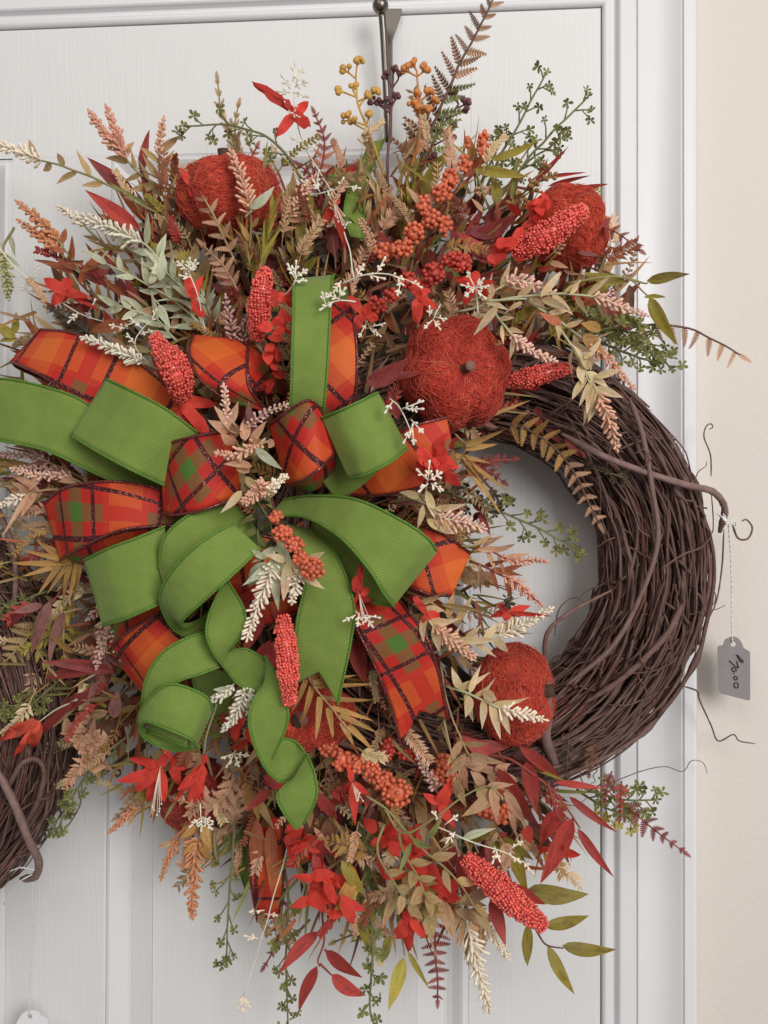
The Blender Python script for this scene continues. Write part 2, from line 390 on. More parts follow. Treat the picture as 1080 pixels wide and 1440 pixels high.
# ------------------------------------------------------------------ wreath hanger
t = NT('brushed_steel'); t.p.inputs['Metallic'].default_value = 1; t.p.inputs['Base Color'].default_value = (*C3(118, 112, 105), 1); t.p.inputs['Roughness'].default_value = .34
t.bump(t.noise(300, 3, t.objco((1, 1, .1))), .15, .0003); M_steel = t.m
hang = thing('wreath_hanger', P(537, 60, .008), 'brushed steel wreath hanger with ball finial hooked over the door top', 'hanger')
m = MB(); m.ball(P(535, 8, .030), .0062, ico(4)); m.build('ball_finial', M_steel, hang)
m = MB(); m.tube(spline([P(537, 18, .028), P(540, 60, .024), P(544, 140, .02), P(546, 200, .012)], 6), .0028, 16); m.build('rod', M_steel, hang)
m = MB(); m.smooth = False
out = [(541, 12), (565, 12), (563, 24), (552, 55), (552, 120), (551, 200), (546, 200), (543, 120)]
fr = [P(x, y, .0052) for x, y in out]; bkk = [p + Vector((0, .0016, 0)) for p in fr]; n_ = len(out)
m.add(fr + bkk, [tuple(range(n_ - 1, -1, -1)), tuple(range(n_, 2 * n_))] + [(i, (i + 1) % n_, n_ + (i + 1) % n_, n_ + i) for i in range(n_)])
m.build('back_strap', M_steel, hang)

# ------------------------------------------------------------------ price tags
M_card = plain('backlit_shade_card', C3(140, 133, 132), .8, .05, 300)  # shade of a tag lit from behind is painted in as grey
M_cardw = plain('white_card', C3(235, 235, 236), .8, .03, 300)
M_string = plain('cotton_string', C3(228, 226, 224), .9, .1, 300)
M_ink = plain('ink', C3(45, 42, 44), .6)
def string(a, b, parent, d, sway=.0003):
    m = MB(); pts = [[], []]
    for i in range(81):
        t_ = i / 80; p = P(a[0] + (b[0] - a[0]) * t_ + 1.5 * math.sin(t_ * 5), a[1] + (b[1] - a[1]) * t_, d + (a[2] - d) * (1 - t_) ** 2)
        for s_ in (0, 1):
            an = t_ * 75 + s_ * math.pi; pts[s_].append(p + Vector((math.cos(an), math.sin(an), 0)) * sway)
    for s_ in (0, 1): m.tube(pts[s_], .00034, 5)
    return m.build('string', M_string, parent)
def pricetag(outline, hole, hr, d, label, mat):
    o = thing('price_tag', P(hole[0], hole[1], d), label, 'price tag')
    oc = [P(x, y, d) for x, y in outline]; cs = P(*hole, d)
    # ring-shaped card: outline to hole
    N = 64; outer = []; inner = []
    def ray(ang):
        dx_, dy_ = math.cos(ang), math.sin(ang); best = None
        for (x0, y0), (x1, y1) in zip(outline, outline[1:] + outline[:1]):
            ex, ey = x1 - x0, y1 - y0; den = dx_ * ey - dy_ * ex
            if abs(den) < 1e-9: continue
            tt = ((x0 - hole[0]) * ey - (y0 - hole[1]) * ex) / den; uu = ((x0 - hole[0]) * dy_ - (y0 - hole[1]) * dx_) / den
            if tt > 0 and -1e-6 <= uu <= 1 + 1e-6 and (best is None or tt > best): best = tt
        return (hole[0] + dx_ * best, hole[1] + dy_ * best)
    angs = sorted([2 * math.pi * i / N for i in range(N)] + [math.atan2(y - hole[1], x - hole[0]) % (2 * math.pi) for x, y in outline])
    for a in angs:
        outer.append(P(*ray(a), d)); inner.append(P(hole[0] + hr * math.cos(a), hole[1] + hr * math.sin(a), d))
    n = len(angs); b = Vector((0, .0005, 0)); m = MB(); m.smooth = False
    vs = outer + inner + [p + b for p in outer] + [p + b for p in inner]; fs = []
    for i in range(n):
        j = (i + 1) % n
        fs += [(i, j, n + j, n + i), (2 * n + j, 2 * n + i, 3 * n + i, 3 * n + j), (i, 2 * n + i, 2 * n + j, j), (n + i, n + j, 3 * n + j, 3 * n + i)]
    m.add(vs, fs); m.build('card', mat, o); return o
def rounded(pts, r=4):
    out = []
    n = len(pts)
    for i in range(n):
        p = Vector(pts[i]); a = (Vector(pts[i - 1]) - p); b = (Vector(pts[(i + 1) % n]) - p)
        ra = min(r, a.length * .45); rb = min(r, b.length * .45)
        s_ = p + a.normalized() * ra; e = p + b.normalized() * rb
        for k in range(4):
            t_ = k / 3; out.append(tuple((s_ * (1 - t_) ** 2 + p * 2 * t_ * (1 - t_) + e * t_ * t_)))
    return out
TD = .030
o = rounded([(1009, 908), (1017, 908), (1019, 899), (1027, 896), (1031, 894.5), (1038, 897), (1043, 903), (1046, 913), (1055, 915), (1055, 986), (1011, 974.5)], 4.5)
tg = pricetag(o, (1031.3, 906), 3.6, TD, 'price tag painted backlit grey, handwritten in dark ink hanging by string right of the wreath', M_card)
string((1024, 735, .05), (1031.5, 905), tg, TD + .001)
# twisted knot of string at the twig
m = MB()
for k in range(5):
    m.tube(spline([P(1008 + k * 3, 722 + 3 * (k % 3), .066), P(1018 + k, 728 + k * 2, .068), P(1026 + k * 2, 733 + 3 * (k % 2), .06), P(1034, 728 + k * 3, .055)], 5), .00045, 5)
m.build('knot', M_string, tg)
ink = MB()
def stroke(pts, r=.00042): ink.tube(spline([P(x, y, TD + .0004) for x, y in pts], 5), r, 5)
def T(x, y): return (960 + x / 9.0, 880 + y / 9.0)
stroke([T(690, 385), T(715, 425), T(745, 465)]); stroke([T(675, 375), T(700, 372), T(712, 395), T(720, 425), T(745, 425), T(762, 445), T(766, 468)]); stroke([T(700, 410), T(735, 400)]); stroke([T(715, 440), T(752, 430)])
stroke([T(684, 448), T(696, 490), T(708, 536)]); stroke([T(708, 536), T(650, 500), T(590, 440)])
stroke([T(628, 530), T(625, 552), T(645, 578), T(672, 575), T(680, 555), T(660, 535), T(632, 528)])
stroke([T(648, 598), T(652, 604)], .0006)
stroke([T(655, 640), T(648, 662), T(668, 685), T(690, 678), T(690, 655), T(670, 640), T(655, 642)])
stroke([T(660, 722), T(650, 750), T(665, 782), T(695, 785), T(706, 760), T(695, 725), T(664, 722)])
ink.build('handwriting', M_ink, tg)
o = rounded([(22, 1440), (27, 1431), (32, 1424), (42, 1420), (54, 1422), (58, 1430), (67, 1431), (68, 1500), (22, 1500)], 4.5)
tg2 = pricetag(o, (42, 1429), 3.6, .028, 'white price tag on a long string at the bottom left corner', M_cardw)
string((45, 1232, .06), (42.5, 1428), tg2, .029)
m = MB(); m.tube(spline([P(5, 1272, .05), P(18, 1248, .06), P(35, 1235, .066), P(50, 1228, .06)], 8), .0005, 5); m.tube(spline([P(14, 1225, .07), P(30, 1220, .075), P(50, 1224, .07)], 8), .0005, 5); m.build('knot', M_string, tg2)

# ------------------------------------------------------------------ ribbons
def greenmat():
    t = NT('green_ribbon'); uv = t.n('TexCoord').outputs['UV']
    mp = t.n('Mapping'); t.l(uv, mp.inputs[0]); mp.inputs['Scale'].default_value = (1, 1, 1)
    wv = t.n('TexWave', wave_type='BANDS', bands_direction='DIAGONAL'); wv.inputs['Scale'].default_value = 330; wv.inputs['Distortion'].default_value = 1.6; wv.inputs['Detail Scale'].default_value = 2.5; t.l(uv, wv.inputs[0])
    nz = t.noise(70, 4, t.objco()); fz = t.noise(900, 2, uv)
    c = t.mix(t.ramp(nz, [(.3, 0.0), (.7, 1.0)]), C3(106, 128, 50), C3(122, 142, 60))
    c = t.mix(t.math('MULTIPLY', wv.outputs[1], .38), c, C3(80, 106, 38)); c = t.mix(t.math('MULTIPLY', fz, .4), c, C3(150, 172, 96))
    t.l(c, t.p.inputs['Base Color']); t.p.inputs['Roughness'].default_value = .75; t.p.inputs['Specular IOR Level'].default_value = .2; t.p.inputs['Sheen Weight'].default_value = .1
    t.bump(t.math('ADD', wv.outputs[1], t.math('MULTIPLY', fz, 1.0)), .32, .0005); return t.m
M_green = greenmat()
M_gstitch = plain('green_stitching', C3(92, 132, 48), .6, .15, 500)
def plaidmat():
    t = NT('plaid_ribbon'); uv = t.n('TexCoord').outputs['UV']; sep = t.n('SeparateXYZ'); t.l(uv, sep.inputs[0])
    red, org, grn = C3(184, 44, 36), C3(216, 104, 44), C3(78, 116, 46)
    mid = C3(196, 60, 38)
    stops = [(0, red), (.13, grn), (.27, red), (.50, mid), (.56, org), (.84, mid), (.90, red)]
    def band(a):
        f = t.math('FRACT', a); nd = t.n('ValToRGB'); t.l(f, nd.inputs[0]); r_ = nd.color_ramp; r_.interpolation = 'CONSTANT'
        while len(r_.elements) < len(stops): r_.elements.new(.5)
        for el, (p_, c_) in zip(r_.elements, stops): el.position = p_; el.color = (*c_, 1)
        return nd.outputs[0], f
    cu, fu = band(sep.outputs[0]); cv, fv = band(sep.outputs[1])
    # twill: fine diagonal hatch picks warp or weft
    h = t.math('FRACT', t.math('MULTIPLY', t.math('ADD', sep.outputs[0], t.math('MULTIPLY', sep.outputs[1], 1.6)), 28))
    hm = t.math('GREATER_THAN', h, .5)
    c = t.mix(t.math('ADD', t.math('MULTIPLY', hm, .36), .32), cu, cv)
    # where only one of warp and weft is green the cloth reads as a dull brown
    def isg(f): return t.math('MULTIPLY', t.math('GREATER_THAN', f, .13), t.math('LESS_THAN', f, .27))
    gx = t.math('ABSOLUTE', t.math('SUBTRACT', isg(fu), isg(fv)))
    def iso(f): return t.math('MULTIPLY', t.math('GREATER_THAN', f, .50), t.math('LESS_THAN', f, .90))
    oz = t.math('MAXIMUM', iso(fu), iso(fv)); c = t.mix(t.math('MULTIPLY', gx, .55), c, C3(116, 82, 54))
    c = t.mix(t.math('MULTIPLY', gx, oz), c, t.mix(t.math('ADD', t.math('MULTIPLY', hm, .6), .2), red, mid))
    # the burgundy lurex lines
    def line(f):
        g_ = t.math('FRACT', t.math('ADD', f, .02))
        return t.math('MAXIMUM', t.math('LESS_THAN', g_, .04), t.math('LESS_THAN', t.math('ABSOLUTE', t.math('SUBTRACT', g_, .42)), .02))
    ln = t.math('MAXIMUM', line(sep.outputs[0]), line(sep.outputs[1]))
    vo = t.n('TexVoronoi'); vo.inputs['Scale'].default_value = 110; t.l(uv, vo.inputs[0])
    sp = t.math('MULTIPLY', t.math('GREATER_THAN', t.n('SeparateColor').outputs[0], .9), 0)
    sc = t.n('SeparateColor'); t.l(vo.outputs['Color'], sc.inputs[0]); gl = t.math('GREATER_THAN', sc.outputs[0], .88)
    lc = t.mix(gl, C3(72, 28, 30), C3(190, 104, 96)); c = t.mix(ln, c, lc)
    t.l(c, t.p.inputs['Base Color']); t.l(t.math('MULTIPLY', t.math('MULTIPLY', ln, gl), .8), t.p.inputs['Metallic'])
    t.p.inputs['Roughness'].default_value = .62; t.p.inputs['Specular IOR Level'].default_value = .25
    t.bump(t.math('ADD', h, t.math('MULTIPLY', ln, .8)), .3, .0004); return t.m
M_plaid = plaidmat()
M_plaidback = plain('plaid_back', C3(142, 40, 34), .7, .2, 40)
t = NT('burgundy_lurex'); vo = t.n('TexVoronoi'); vo.inputs['Scale'].default_value = 2400; t.l(t.objco(), vo.inputs[0])
sc = t.n('SeparateColor'); t.l(vo.outputs['Color'], sc.inputs[0]); gl = t.math('GREATER_THAN', sc.outputs[0], .84)
t.l(t.mix(gl, C3(92, 34, 34), C3(205, 120, 108)), t.p.inputs['Base Color']); t.l(t.math('MULTIPLY', gl, .9), t.p.inputs['Metallic']); t.p.inputs['Roughness'].default_value = .35
t.bump(sc.outputs[1], .8, .001); M_lurex = t.m

def ribbon(root, name, secs, kind='green', period=.075, ctr=None, tgt=(.2, .2), rot=0.0, uo=(0.0, 0.0), bow=.0, notch=0, edges=(1, 1), nu=14, lbl=None):
    """secs: list of ((x,y,d) one edge, (x,y,d) other edge)"""
    A = spline([P(*s[0]) for s in secs], nu); B = spline([P(*s[1]) for s in secs], nu)
    n = len(A); nv = 12; m = MB(); ln = 0.0; vs = []; uvs = []; cr, sr = math.cos(R(rot)), math.sin(R(rot))
    wid = sum((a - b).length for a, b in zip(A, B)) / n
    for i in range(n):
        if i: ln += ((A[i] + B[i]) / 2 - (A[i - 1] + B[i - 1]) / 2).length
        for j in range(nv + 1):
            t = j / nv; p = A[i].lerp(B[i], t)
            nn = tocam(p)
            s_ = i / (n - 1)
            p = p + nn * (bow * math.sin(math.pi * t) + .0013 * noise.noise(p * 42 + Vector((len(secs), 0, 0))) + .0005 * noise.noise(p * 150))
            vs.append(p)
            u, v = ln, t * wid
            if kind == 'plaid':
                u, v = (u * cr - v * sr) / period + uo[0], (u * sr + v * cr) / period + uo[1]
            uvs.append((u, v))
    if ctr:
        i_ = min(n - 1, int(ctr[0] * (n - 1))); u0, v0 = uvs[i_ * (nv + 1) + int(round(ctr[1] * nv))]
        uvs = [(u - u0 + tgt[0], v - v0 + tgt[1]) for u, v in uvs]
    fs = []
    for i in range(n - 1):
        for j in range(nv):
            a = i * (nv + 1) + j
            fs.append((a, a + 1, a + nv + 2, a + nv + 1))
    # front face turned to the camera: the first material is the printed side
    mid = vs[fs[len(fs) // 2][0]]; f = fs[len(fs) // 2]
    if (vs[f[1]] - vs[f[0]]).cross(vs[f[2]] - vs[f[0]]).dot(tocam(mid)) < 0: fs = [tuple(reversed(f)) for f in fs]
    if notch:                       # fishtail cut at the end: pull the last rows back
        for j in range(nv + 1):
            k = 1 - abs(2 * j / nv - 1); col_ = [vs[i * (nv + 1) + j] for i in range(n)]; L_ = sum((p1 - p0).length for p0, p1 in zip(col_, col_[1:])); s_ = 1 - notch * k / L_
            ua, ub = uvs[j][0], uvs[(n - 1) * (nv + 1) + j][0]; va, vb = uvs[j][1], uvs[(n - 1) * (nv + 1) + j][1]
            for i in range(n):
                f_ = i / (n - 1) * s_; vs[i * (nv + 1) + j] = along(col_, f_)[0]
            uc = [uvs[i * (nv + 1) + j] for i in range(n)]
            for i in range(n):
                q_ = i * s_; i0 = min(n - 2, int(q_)); w_ = q_ - i0; uvs[i * (nv + 1) + j] = (uc[i0][0] * (1 - w_) + uc[i0 + 1][0] * w_, uc[i0][1] * (1 - w_) + uc[i0 + 1][1] * w_)
    m.add(vs, fs, uvs)
    o = m.build(name, [M_green, M_green] if kind == 'green' else [M_plaid, M_plaidback], root)
    md = o.modifiers.new('thickness', 'SOLIDIFY'); md.thickness = .0006; md.offset = -1; md.material_offset = 1; md.material_offset_rim = 1
    if lbl: o['label'] = lbl
    for e, on, jj in ((A, edges[0], 0), (B, edges[1], nv)):
        if not on: continue
        ed = [vs[i * (nv + 1) + jj] for i in range(n)]
        L = sum((b - a).length for a, b in zip(ed, ed[1:])); N = max(8, int(L / .0010)); pts = [along(ed, i / N)[0] for i in range(N + 1)]
        e_ = MB()
        if kind == 'green': e_.tube([p + tocam(p) * .0004 for p in pts], [.00045 if i % 2 else .00105 for i in range(N + 1)], 6)
        else: e_.tube([p + tocam(p) * .0003 for p in pts], [.0011 if i % 2 else .0009 for i in range(N + 1)], 6)
        e2 = e_.build('edge_stitching' if kind == 'green' else 'glitter_edge', M_gstitch if kind == 'green' else M_lurex, o)
    return o

bowp = thing('plaid_ribbon_bow', P(400, 690, .12), 'orange, red and brown plaid ribbon bow with glitter edges among the flowers', 'ribbon bow')
bowg = thing('green_ribbon_bow', P(400, 700, .13), 'apple green twill ribbon bow with curled tails at the centre of the spray', 'ribbon bow')
def pl(name, secs, **kw): return ribbon(bowp, name, secs, 'plaid', **kw)
def gr(name, secs, **kw): return ribbon(bowg, name, secs, 'green', **kw)
# plaid loops
pl('loop', [((57, 463, .10), (15, 508, .10)), ((100, 468, .118), (62, 530, .118)), ((160, 490, .122), (112, 567, .122)), ((222, 532, .12), (175, 600, .115)), ((290, 600, .11), (235, 655, .105))], rot=8, ctr=(.17, .38), tgt=(.70, .68))
pl('loop', [((57, 463, .10), (15, 508, .10)), ((54, 476, .092), (30, 520, .088)), ((90, 490, .085), (80, 540, .08))], uo=(.4, .1), lbl='folded red underside of the ribbon')
pl('loop', [((272, 470, .10), (349, 478, .104)), ((266, 495, .122), (347, 515, .124)), ((280, 532, .128), (352, 548, .126)), ((320, 565, .12), (378, 580, .115))], rot=45, ctr=(.15, .42), tgt=(.66, .66), bow=.002)
pl('loop', [((349, 479, .103), (356, 484, .097)), ((348, 515, .12), (384, 520, .10)), ((352, 548, .12), (388, 555, .10))], uo=(.1, .6), rot=45, lbl='dark red inside of the loop')
pl('loop', [((445, 398, .10), (490, 398, .10)), ((448, 430, .12), (496, 440, .118)), ((450, 490, .13), (502, 500, .125)), ((450, 560, .125), (498, 560, .12)), ((455, 600, .11), (480, 600, .105))], rot=45, ctr=(.52, .75), tgt=(.70, .70))
pl('loop', [((225, 632, .135), (229, 721, .135)), ((245, 621, .150), (247, 724, .150)), ((282, 612, .158), (285, 717, .158)), ((318, 607, .150), (330, 700, .148)), ((332, 612, .135), (338, 690, .134))], rot=32, ctr=(.38, .42), tgt=(.2, .2), bow=.003)
pl('loop', [((229, 722, .136), (228, 716, .128)), ((260, 722, .146), (262, 728, .125)), ((335, 695, .136), (335, 722, .12))], edges=(0, 0), lbl='dark red inside of the loop')
pl('loop', [((378, 598, .135), (402, 684, .135)), ((402, 580, .152), (424, 676, .152)), ((432, 563, .155), (448, 660, .155)), ((452, 575, .145), (473, 636, .143))], rot=36, ctr=(.38, .45), tgt=(.0, .4), bow=.002)
pl('loop', [((402, 685, .135), (400, 676, .125)), ((430, 674, .145), (436, 692, .12)), ((472, 640, .138), (472, 672, .12))], edges=(0, 0), lbl='dark red inside of the loop')
pl('loop', [((61, 708, .105), (84, 788, .105)), ((92, 686, .125), (110, 772, .125)), ((150, 677, .135), (166, 747, .135)), ((205, 683, .13), (218, 740, .13)), ((262, 700, .12), (270, 738, .12))], rot=-14, ctr=(.30, .42), tgt=(.2, .2))
pl('loop', [((84, 789, .105), (84, 780, .098)), ((110, 774, .122), (118, 794, .10)), ((166, 749, .13), (175, 785, .10)), ((232, 740, .125), (240, 765, .10))], edges=(0, 0), lbl='dark red inside of the loop')
pl('loop', [((475, 640, .10), (488, 697, .10)), ((530, 620, .115), (545, 695, .115)), ((585, 598, .12), (605, 680, .12)), ((628, 587, .115), (644, 656, .115))], rot=28, ctr=(.40, .55), tgt=(.7, .7))
pl('loop', [((560, 735, .11), (545, 810, .11)), ((600, 742, .122), (580, 826, .122)), ((632, 757, .120), (606, 836, .120)), ((662, 778, .112), (636, 838, .112))], rot=38, ctr=(.93, .35), tgt=(.72, .62))
pl('loop', [((152, 915, .10), (205, 982, .10)), ((168, 898, .122), (225, 985, .122)), ((190, 882, .13), (250, 960, .13)), ((222, 862, .13), (280, 930, .13))], rot=6, ctr=(.62, .6), tgt=(.7, .7))
pl('loop', [((152, 915, .10), (150, 900, .095)), ((170, 897, .118), (163, 872, .10)), ((192, 880, .124), (190, 850, .10)), ((225, 860, .12), (225, 835, .10))], edges=(0, 0), lbl='dark red inside of the loop')
pl('tail', [((470, 835, .11), (548, 825, .11)), ((488, 860, .122), (572, 858, .122)), ((512, 905, .128), (598, 893, .128)), ((533, 950, .126), (616, 943, .126)), ((552, 1000, .12), (626, 990, .12)), ((564, 1050, .115), (630, 1012, .115))], rot=-10, ctr=(.42, .5), tgt=(.2, .2), notch=.017)
pl('tail', [((350, 1150, .07), (396, 1150, .07)), ((350, 1200, .075), (398, 1200, .075)), ((354, 1250, .07), (398, 1248, .07)), ((362, 1296, .06), (392, 1290, .06))], uo=(.2, .3), rot=5)
pl('tail', [((455, 262, .075), (506, 270, .075)), ((462, 240, .07), (502, 238, .07)), ((480, 232, .06), (505, 228, .06))], uo=(.1, .1))
pl('loop', [((300, 750, .10), (300, 880, .10)), ((350, 750, .105), (370, 880, .105)), ((400, 760, .10), (420, 860, .10))], uo=(.1, .4), rot=0, lbl='dark red ribbon deep behind the green loops')
# green loops and tails
gr('loop', [((-60, 535, .10), (-60, 612, .10)), ((0, 532, .118), (0, 620, .118)), ((60, 543, .125), (65, 634, .125)), ((120, 566, .125), (130, 664, .125)), ((190, 625, .12), (185, 688, .12)), ((232, 660, .115), (230, 693, .115))])
gr('loop', [((150, 533, .135), (99, 612, .135)), ((188, 551, .150), (138, 636, .150)), ((232, 574, .155), (183, 660, .155)), ((278, 608, .145), (232, 683, .142))])
gr('loop', [((150, 533, .135), (99, 612, .135)), ((160, 545, .128), (112, 622, .128)), ((230, 590, .118), (190, 660, .118))], edges=(0, 0))
gr('loop', [((420, 391, .11), (470, 386, .11)), ((413, 402, .134), (467, 397, .134)), ((412, 450, .148), (464, 450, .148)), ((410, 510, .150), (461, 510, .150)), ((409, 565, .142), (456, 572, .142)), ((412, 600, .125), (450, 600, .125))])
gr('loop', [((452, 588, .150), (490, 674, .150)), ((478, 577, .163), (515, 667, .163)), ((508, 563, .163), (549, 650, .163)), ((531, 552, .150), (573, 631, .150))])
gr('loop', [((531, 552, .150), (573, 631, .150)), ((520, 560, .14), (560, 636, .14)), ((475, 590, .13), (500, 690, .13)), ((440, 660, .125), (470, 700, .125))], edges=(0, 0))
gr('loop', [((398, 702, .12), (375, 728, .12)), ((440, 697, .135), (425, 727, .135)), ((500, 702, .155), (476, 754, .155)), ((560, 729, .163), (518, 800, .163)), ((600, 755, .158), (540, 835, .158)), ((615, 775, .147), (553, 852, .147))])
gr('loop', [((615, 775, .147), (553, 852, .147)), ((590, 775, .138), (535, 850, .138)), ((520, 760, .125), (490, 832, .125)), ((440, 725, .115), (430, 790, .115))], edges=(0, 1), lbl='shaded inner side of the right green loop')
gr('tail', [((400, 735, .115), (440, 745, .115)), ((424, 770, .135), (475, 785, .135)), ((428, 820, .142), (498, 850, .142)), ((418, 870, .143), (494, 900, .143)), ((414, 915, .14), (485, 945, .14)), ((417, 962, .135), (475, 992, .135))], notch=.016)
gr('loop', [((118, 788, .135), (145, 880, .135)), ((150, 772, .150), (175, 871, .150)), ((190, 757, .152), (212, 855, .152)), ((232, 740, .142), (240, 842, .142))])
gr('loop', [((118, 788, .135), (145, 880, .135)), ((140, 785, .125), (165, 870, .125)), ((210, 770, .115), (220, 840, .115))], edges=(0, 0))
gr('loop', [((355, 735, .13), (380, 772, .13)), ((318, 706, .145), (345, 768, .145)), ((266, 724, .155), (302, 790, .155)), ((230, 757, .155), (258, 830, .155)), ((223, 800, .148), (240, 860, .148))])
gr('loop', [((328, 736, .165), (366, 771, .165)), ((290, 757, .176), (330, 806, .176)), ((252, 790, .176), (290, 842, .176)), ((227, 828, .165), (256, 874, .165)), ((228, 858, .15), (262, 884, .145)), ((250, 890, .14), (285, 868, .13)), ((285, 893, .13), (300, 850, .12)), ((315, 870, .12), (325, 800, .115))])
gr('tail', [((313, 822, .150), (322, 819, .150)), ((296, 858, .160), (343, 856, .160)), ((290, 890, .164), (344, 885, .164)), ((300, 918, .160), (330, 905, .160)), ((318, 942, .150), (322, 915, .154)), ((335, 962, .142), (345, 912, .148)), ((362, 974, .14), (368, 924, .145)), ((372, 950, .148), (374, 930, .148))])
gr('tail', [((375, 955, .150), (372, 922, .150)), ((355, 988, .158), (392, 955, .158)), ((350, 1018, .160), (405, 1000, .160)), ((360, 1055, .158), (400, 1030, .158)), ((378, 1088, .150), (382, 1068, .152))])
gr('tail', [((378, 1088, .150), (380, 1064, .150)), ((396, 1100, .143), (395, 1040, .143)), ((418, 1092, .14), (414, 1042, .14)), ((434, 1072, .143), (428, 1056, .143))], lbl='inner side of the curled green tail')
gr('tail', [((412, 1095, .150), (432, 1060, .145)), ((390, 1118, .156), (443, 1090, .156)), ((400, 1145, .156), (445, 1122, .156)), ((418, 1167, .15), (428, 1158, .15))])
gr('tail', [((292, 888, .15), (308, 938, .15)), ((262, 897, .156), (282, 948, .156)), ((228, 918, .158), (252, 958, .158)), ((205, 955, .155), (222, 978, .155)), ((198, 1000, .145), (203, 1002, .148))])
gr('tail', [((300, 1000, .150), (276, 1052, .150)), ((288, 978, .162), (268, 1040, .162)), ((240, 962, .166), (232, 1024, .166)), ((208, 985, .160), (205, 1015, .160)), ((194, 1012, .150), (196, 1028, .150)), ((205, 1025, .140), (215, 1046, .140)), ((240, 1040, .134), (248, 1056, .134)), ((275, 1040, .134), (282, 1050, .134))])
gr('tail', [((270, 1005, .156), (262, 1050, .156)), ((248, 995, .150), (236, 1040, .150)), ((222, 1000, .145), (214, 1030, .145)), ((210, 1020, .140), (208, 1034, .140)), ((230, 1030, .136), (232, 1050, .136)), ((262, 1030, .138), (266, 1052, .138))], lbl='rolled inner turn of the curl')
gr('tail', [((521, 200, .06), (541, 195, .06)), ((492, 262, .075), (518, 250, .075)), ((484, 300, .08), (512, 300, .08)), ((490, 332, .08), (510, 336, .08))], lbl='green tail end behind the top sprigs')
gr('tail', [((335, 1165, .05), (362, 1165, .05)), ((333, 1210, .05), (356, 1210, .05)), ((345, 1250, .048), (352, 1250, .048))], lbl='green tail end hanging low behind the sprigs')
gr('tail', [((265, 930, .11), (330, 950, .11)), ((280, 990, .10), (325, 1000, .10)), ((300, 1040, .09), (322, 1030, .09))], lbl='shaded green tail behind the curl')
# ------------------------------------------------------------------ foliage kit
KB = 1.18
_C3 = C3
def C3(r, g, b_, k=1.0):          # hazy veil painted into the foliage colours: each pulled toward grey
    l_ = .3 * r + .59 * g + .11 * b_; s_ = .13; return _C3(r + (l_ - r) * s_, g + (l_ - g) * s_, b_ + (l_ - b_) * s_, k)
def LM(name, base, tip, mot=None, **kw): return leafmat(name, C3(*base, KB), C3(*tip, KB), C3(*mot, KB) if mot else None, **kw)
L = dict(
    olive=LM('olive_leaf', (136, 124, 44), (152, 134, 40), (118, 86, 40)),
    yolive=LM('yellow_olive_leaf', (160, 150, 56), (172, 150, 48), (140, 118, 50)),
    gold=LM('gold_leaf', (176, 134, 66), (186, 138, 74), (150, 96, 50)),
    tan=LM('tan_leaf', (176, 138, 96), (196, 156, 116), (150, 104, 70)),
    peachleaf=LM('peach_leaf', (188, 140, 104), (206, 160, 128), (168, 104, 74)),
    cream=LM('cream_leaf', (190, 166, 108), (226, 202, 168), (204, 150, 112)),
    pale=LM('pale_green_leaf', (176, 182, 142), (206, 208, 180), (150, 158, 112)),
    burg=LM('burgundy_leaf', (132, 44, 42), (156, 60, 54), (98, 34, 36)),
    red=LM('red_leaf', (168, 50, 44), (184, 66, 54), (140, 44, 40)),
    rust=LM('rust_leaf', (166, 86, 54), (188, 106, 64), (130, 58, 44)),
    brown=LM('brown_leaf', (112, 74, 52), (136, 92, 60), (92, 54, 44)),
    ferntip=LM('fern_tip', (170, 124, 74), (176, 118, 80), (140, 80, 56)),
    mauve=LM('mauve_leaf', (134, 84, 78), (156, 100, 92), (104, 60, 58)),
    tangreen=LM('tan_green_leaf', (160, 140, 84), (196, 158, 112), (170, 112, 72)),
    petal=LM('red_petal', (228, 70, 52), (220, 54, 44), None, rough=.7, trans=.35, vein=.12),
    coralpetal=LM('coral_petal', (232, 92, 64), (224, 72, 52), None, rough=.7, trans=.35, vein=.12),
    green=LM('green_leaf', (108, 112, 54), (130, 132, 66), (96, 84, 48)),
    dark=LM('dark_leaf', (66, 60, 46), (86, 74, 50), (60, 40, 38)),
    white_=LM('white_leaf', (226, 226, 216), (236, 236, 230), None, vein=.1),
)
def PM(name, c, **kw): return plain(name, C3(*c, KB), **kw)
B = dict(
    peach=PM('peach_floret', (218, 164, 134), rough=.7), peachp=PM('peach_pink_floret', (218, 150, 122), rough=.7), orangep=PM('amber_floret', (206, 132, 86), rough=.7),
    creamb=PM('cream_floret', (228, 212, 188), rough=.7), whiteb=PM('white_floret', (218, 210, 188), rough=.7), mauveb=PM('mauve_floret', (190, 150, 138), rough=.75),
    pinkb=PM('pink_cream_floret', (224, 178, 158), rough=.7), greenb=PM('green_floret', (174, 174, 120), rough=.7),
    coral=PM('coral_bead', (228, 84, 70), rough=.22, spec=.7, nscale=260, var=.35), berry=PM('orange_berry', (206, 96, 62), rough=.38, nscale=120, var=.2), redberry=PM('red_berry', (184, 56, 42), rough=.4, nscale=120, var=.2),
    goldbud=PM('gold_bud', (196, 146, 58), rough=.5), amberbud=PM('amber_bud', (196, 118, 54), rough=.5), burgbud=PM('burgundy_bud', (102, 58, 60), rough=.5), brownbud=PM('brown_bud', (140, 100, 50), rough=.6),
    stem=PM('olive_stem', (134, 126, 74), rough=.6), tanstem=PM('tan_stem', (158, 128, 90), rough=.6), brownstem=PM('brown_stem', (98, 66, 52), rough=.6), greenstem=PM('green_stem', (104, 106, 62), rough=.6),
    redstem=PM('red_stem', (138, 56, 48), rough=.6), whitestem=PM('white_stem', (212, 208, 186), rough=.6), palestem=PM('pale_stem', (170, 172, 132), rough=.6), darkstem=PM('dark_stem', (70, 56, 46), rough=.7),
)
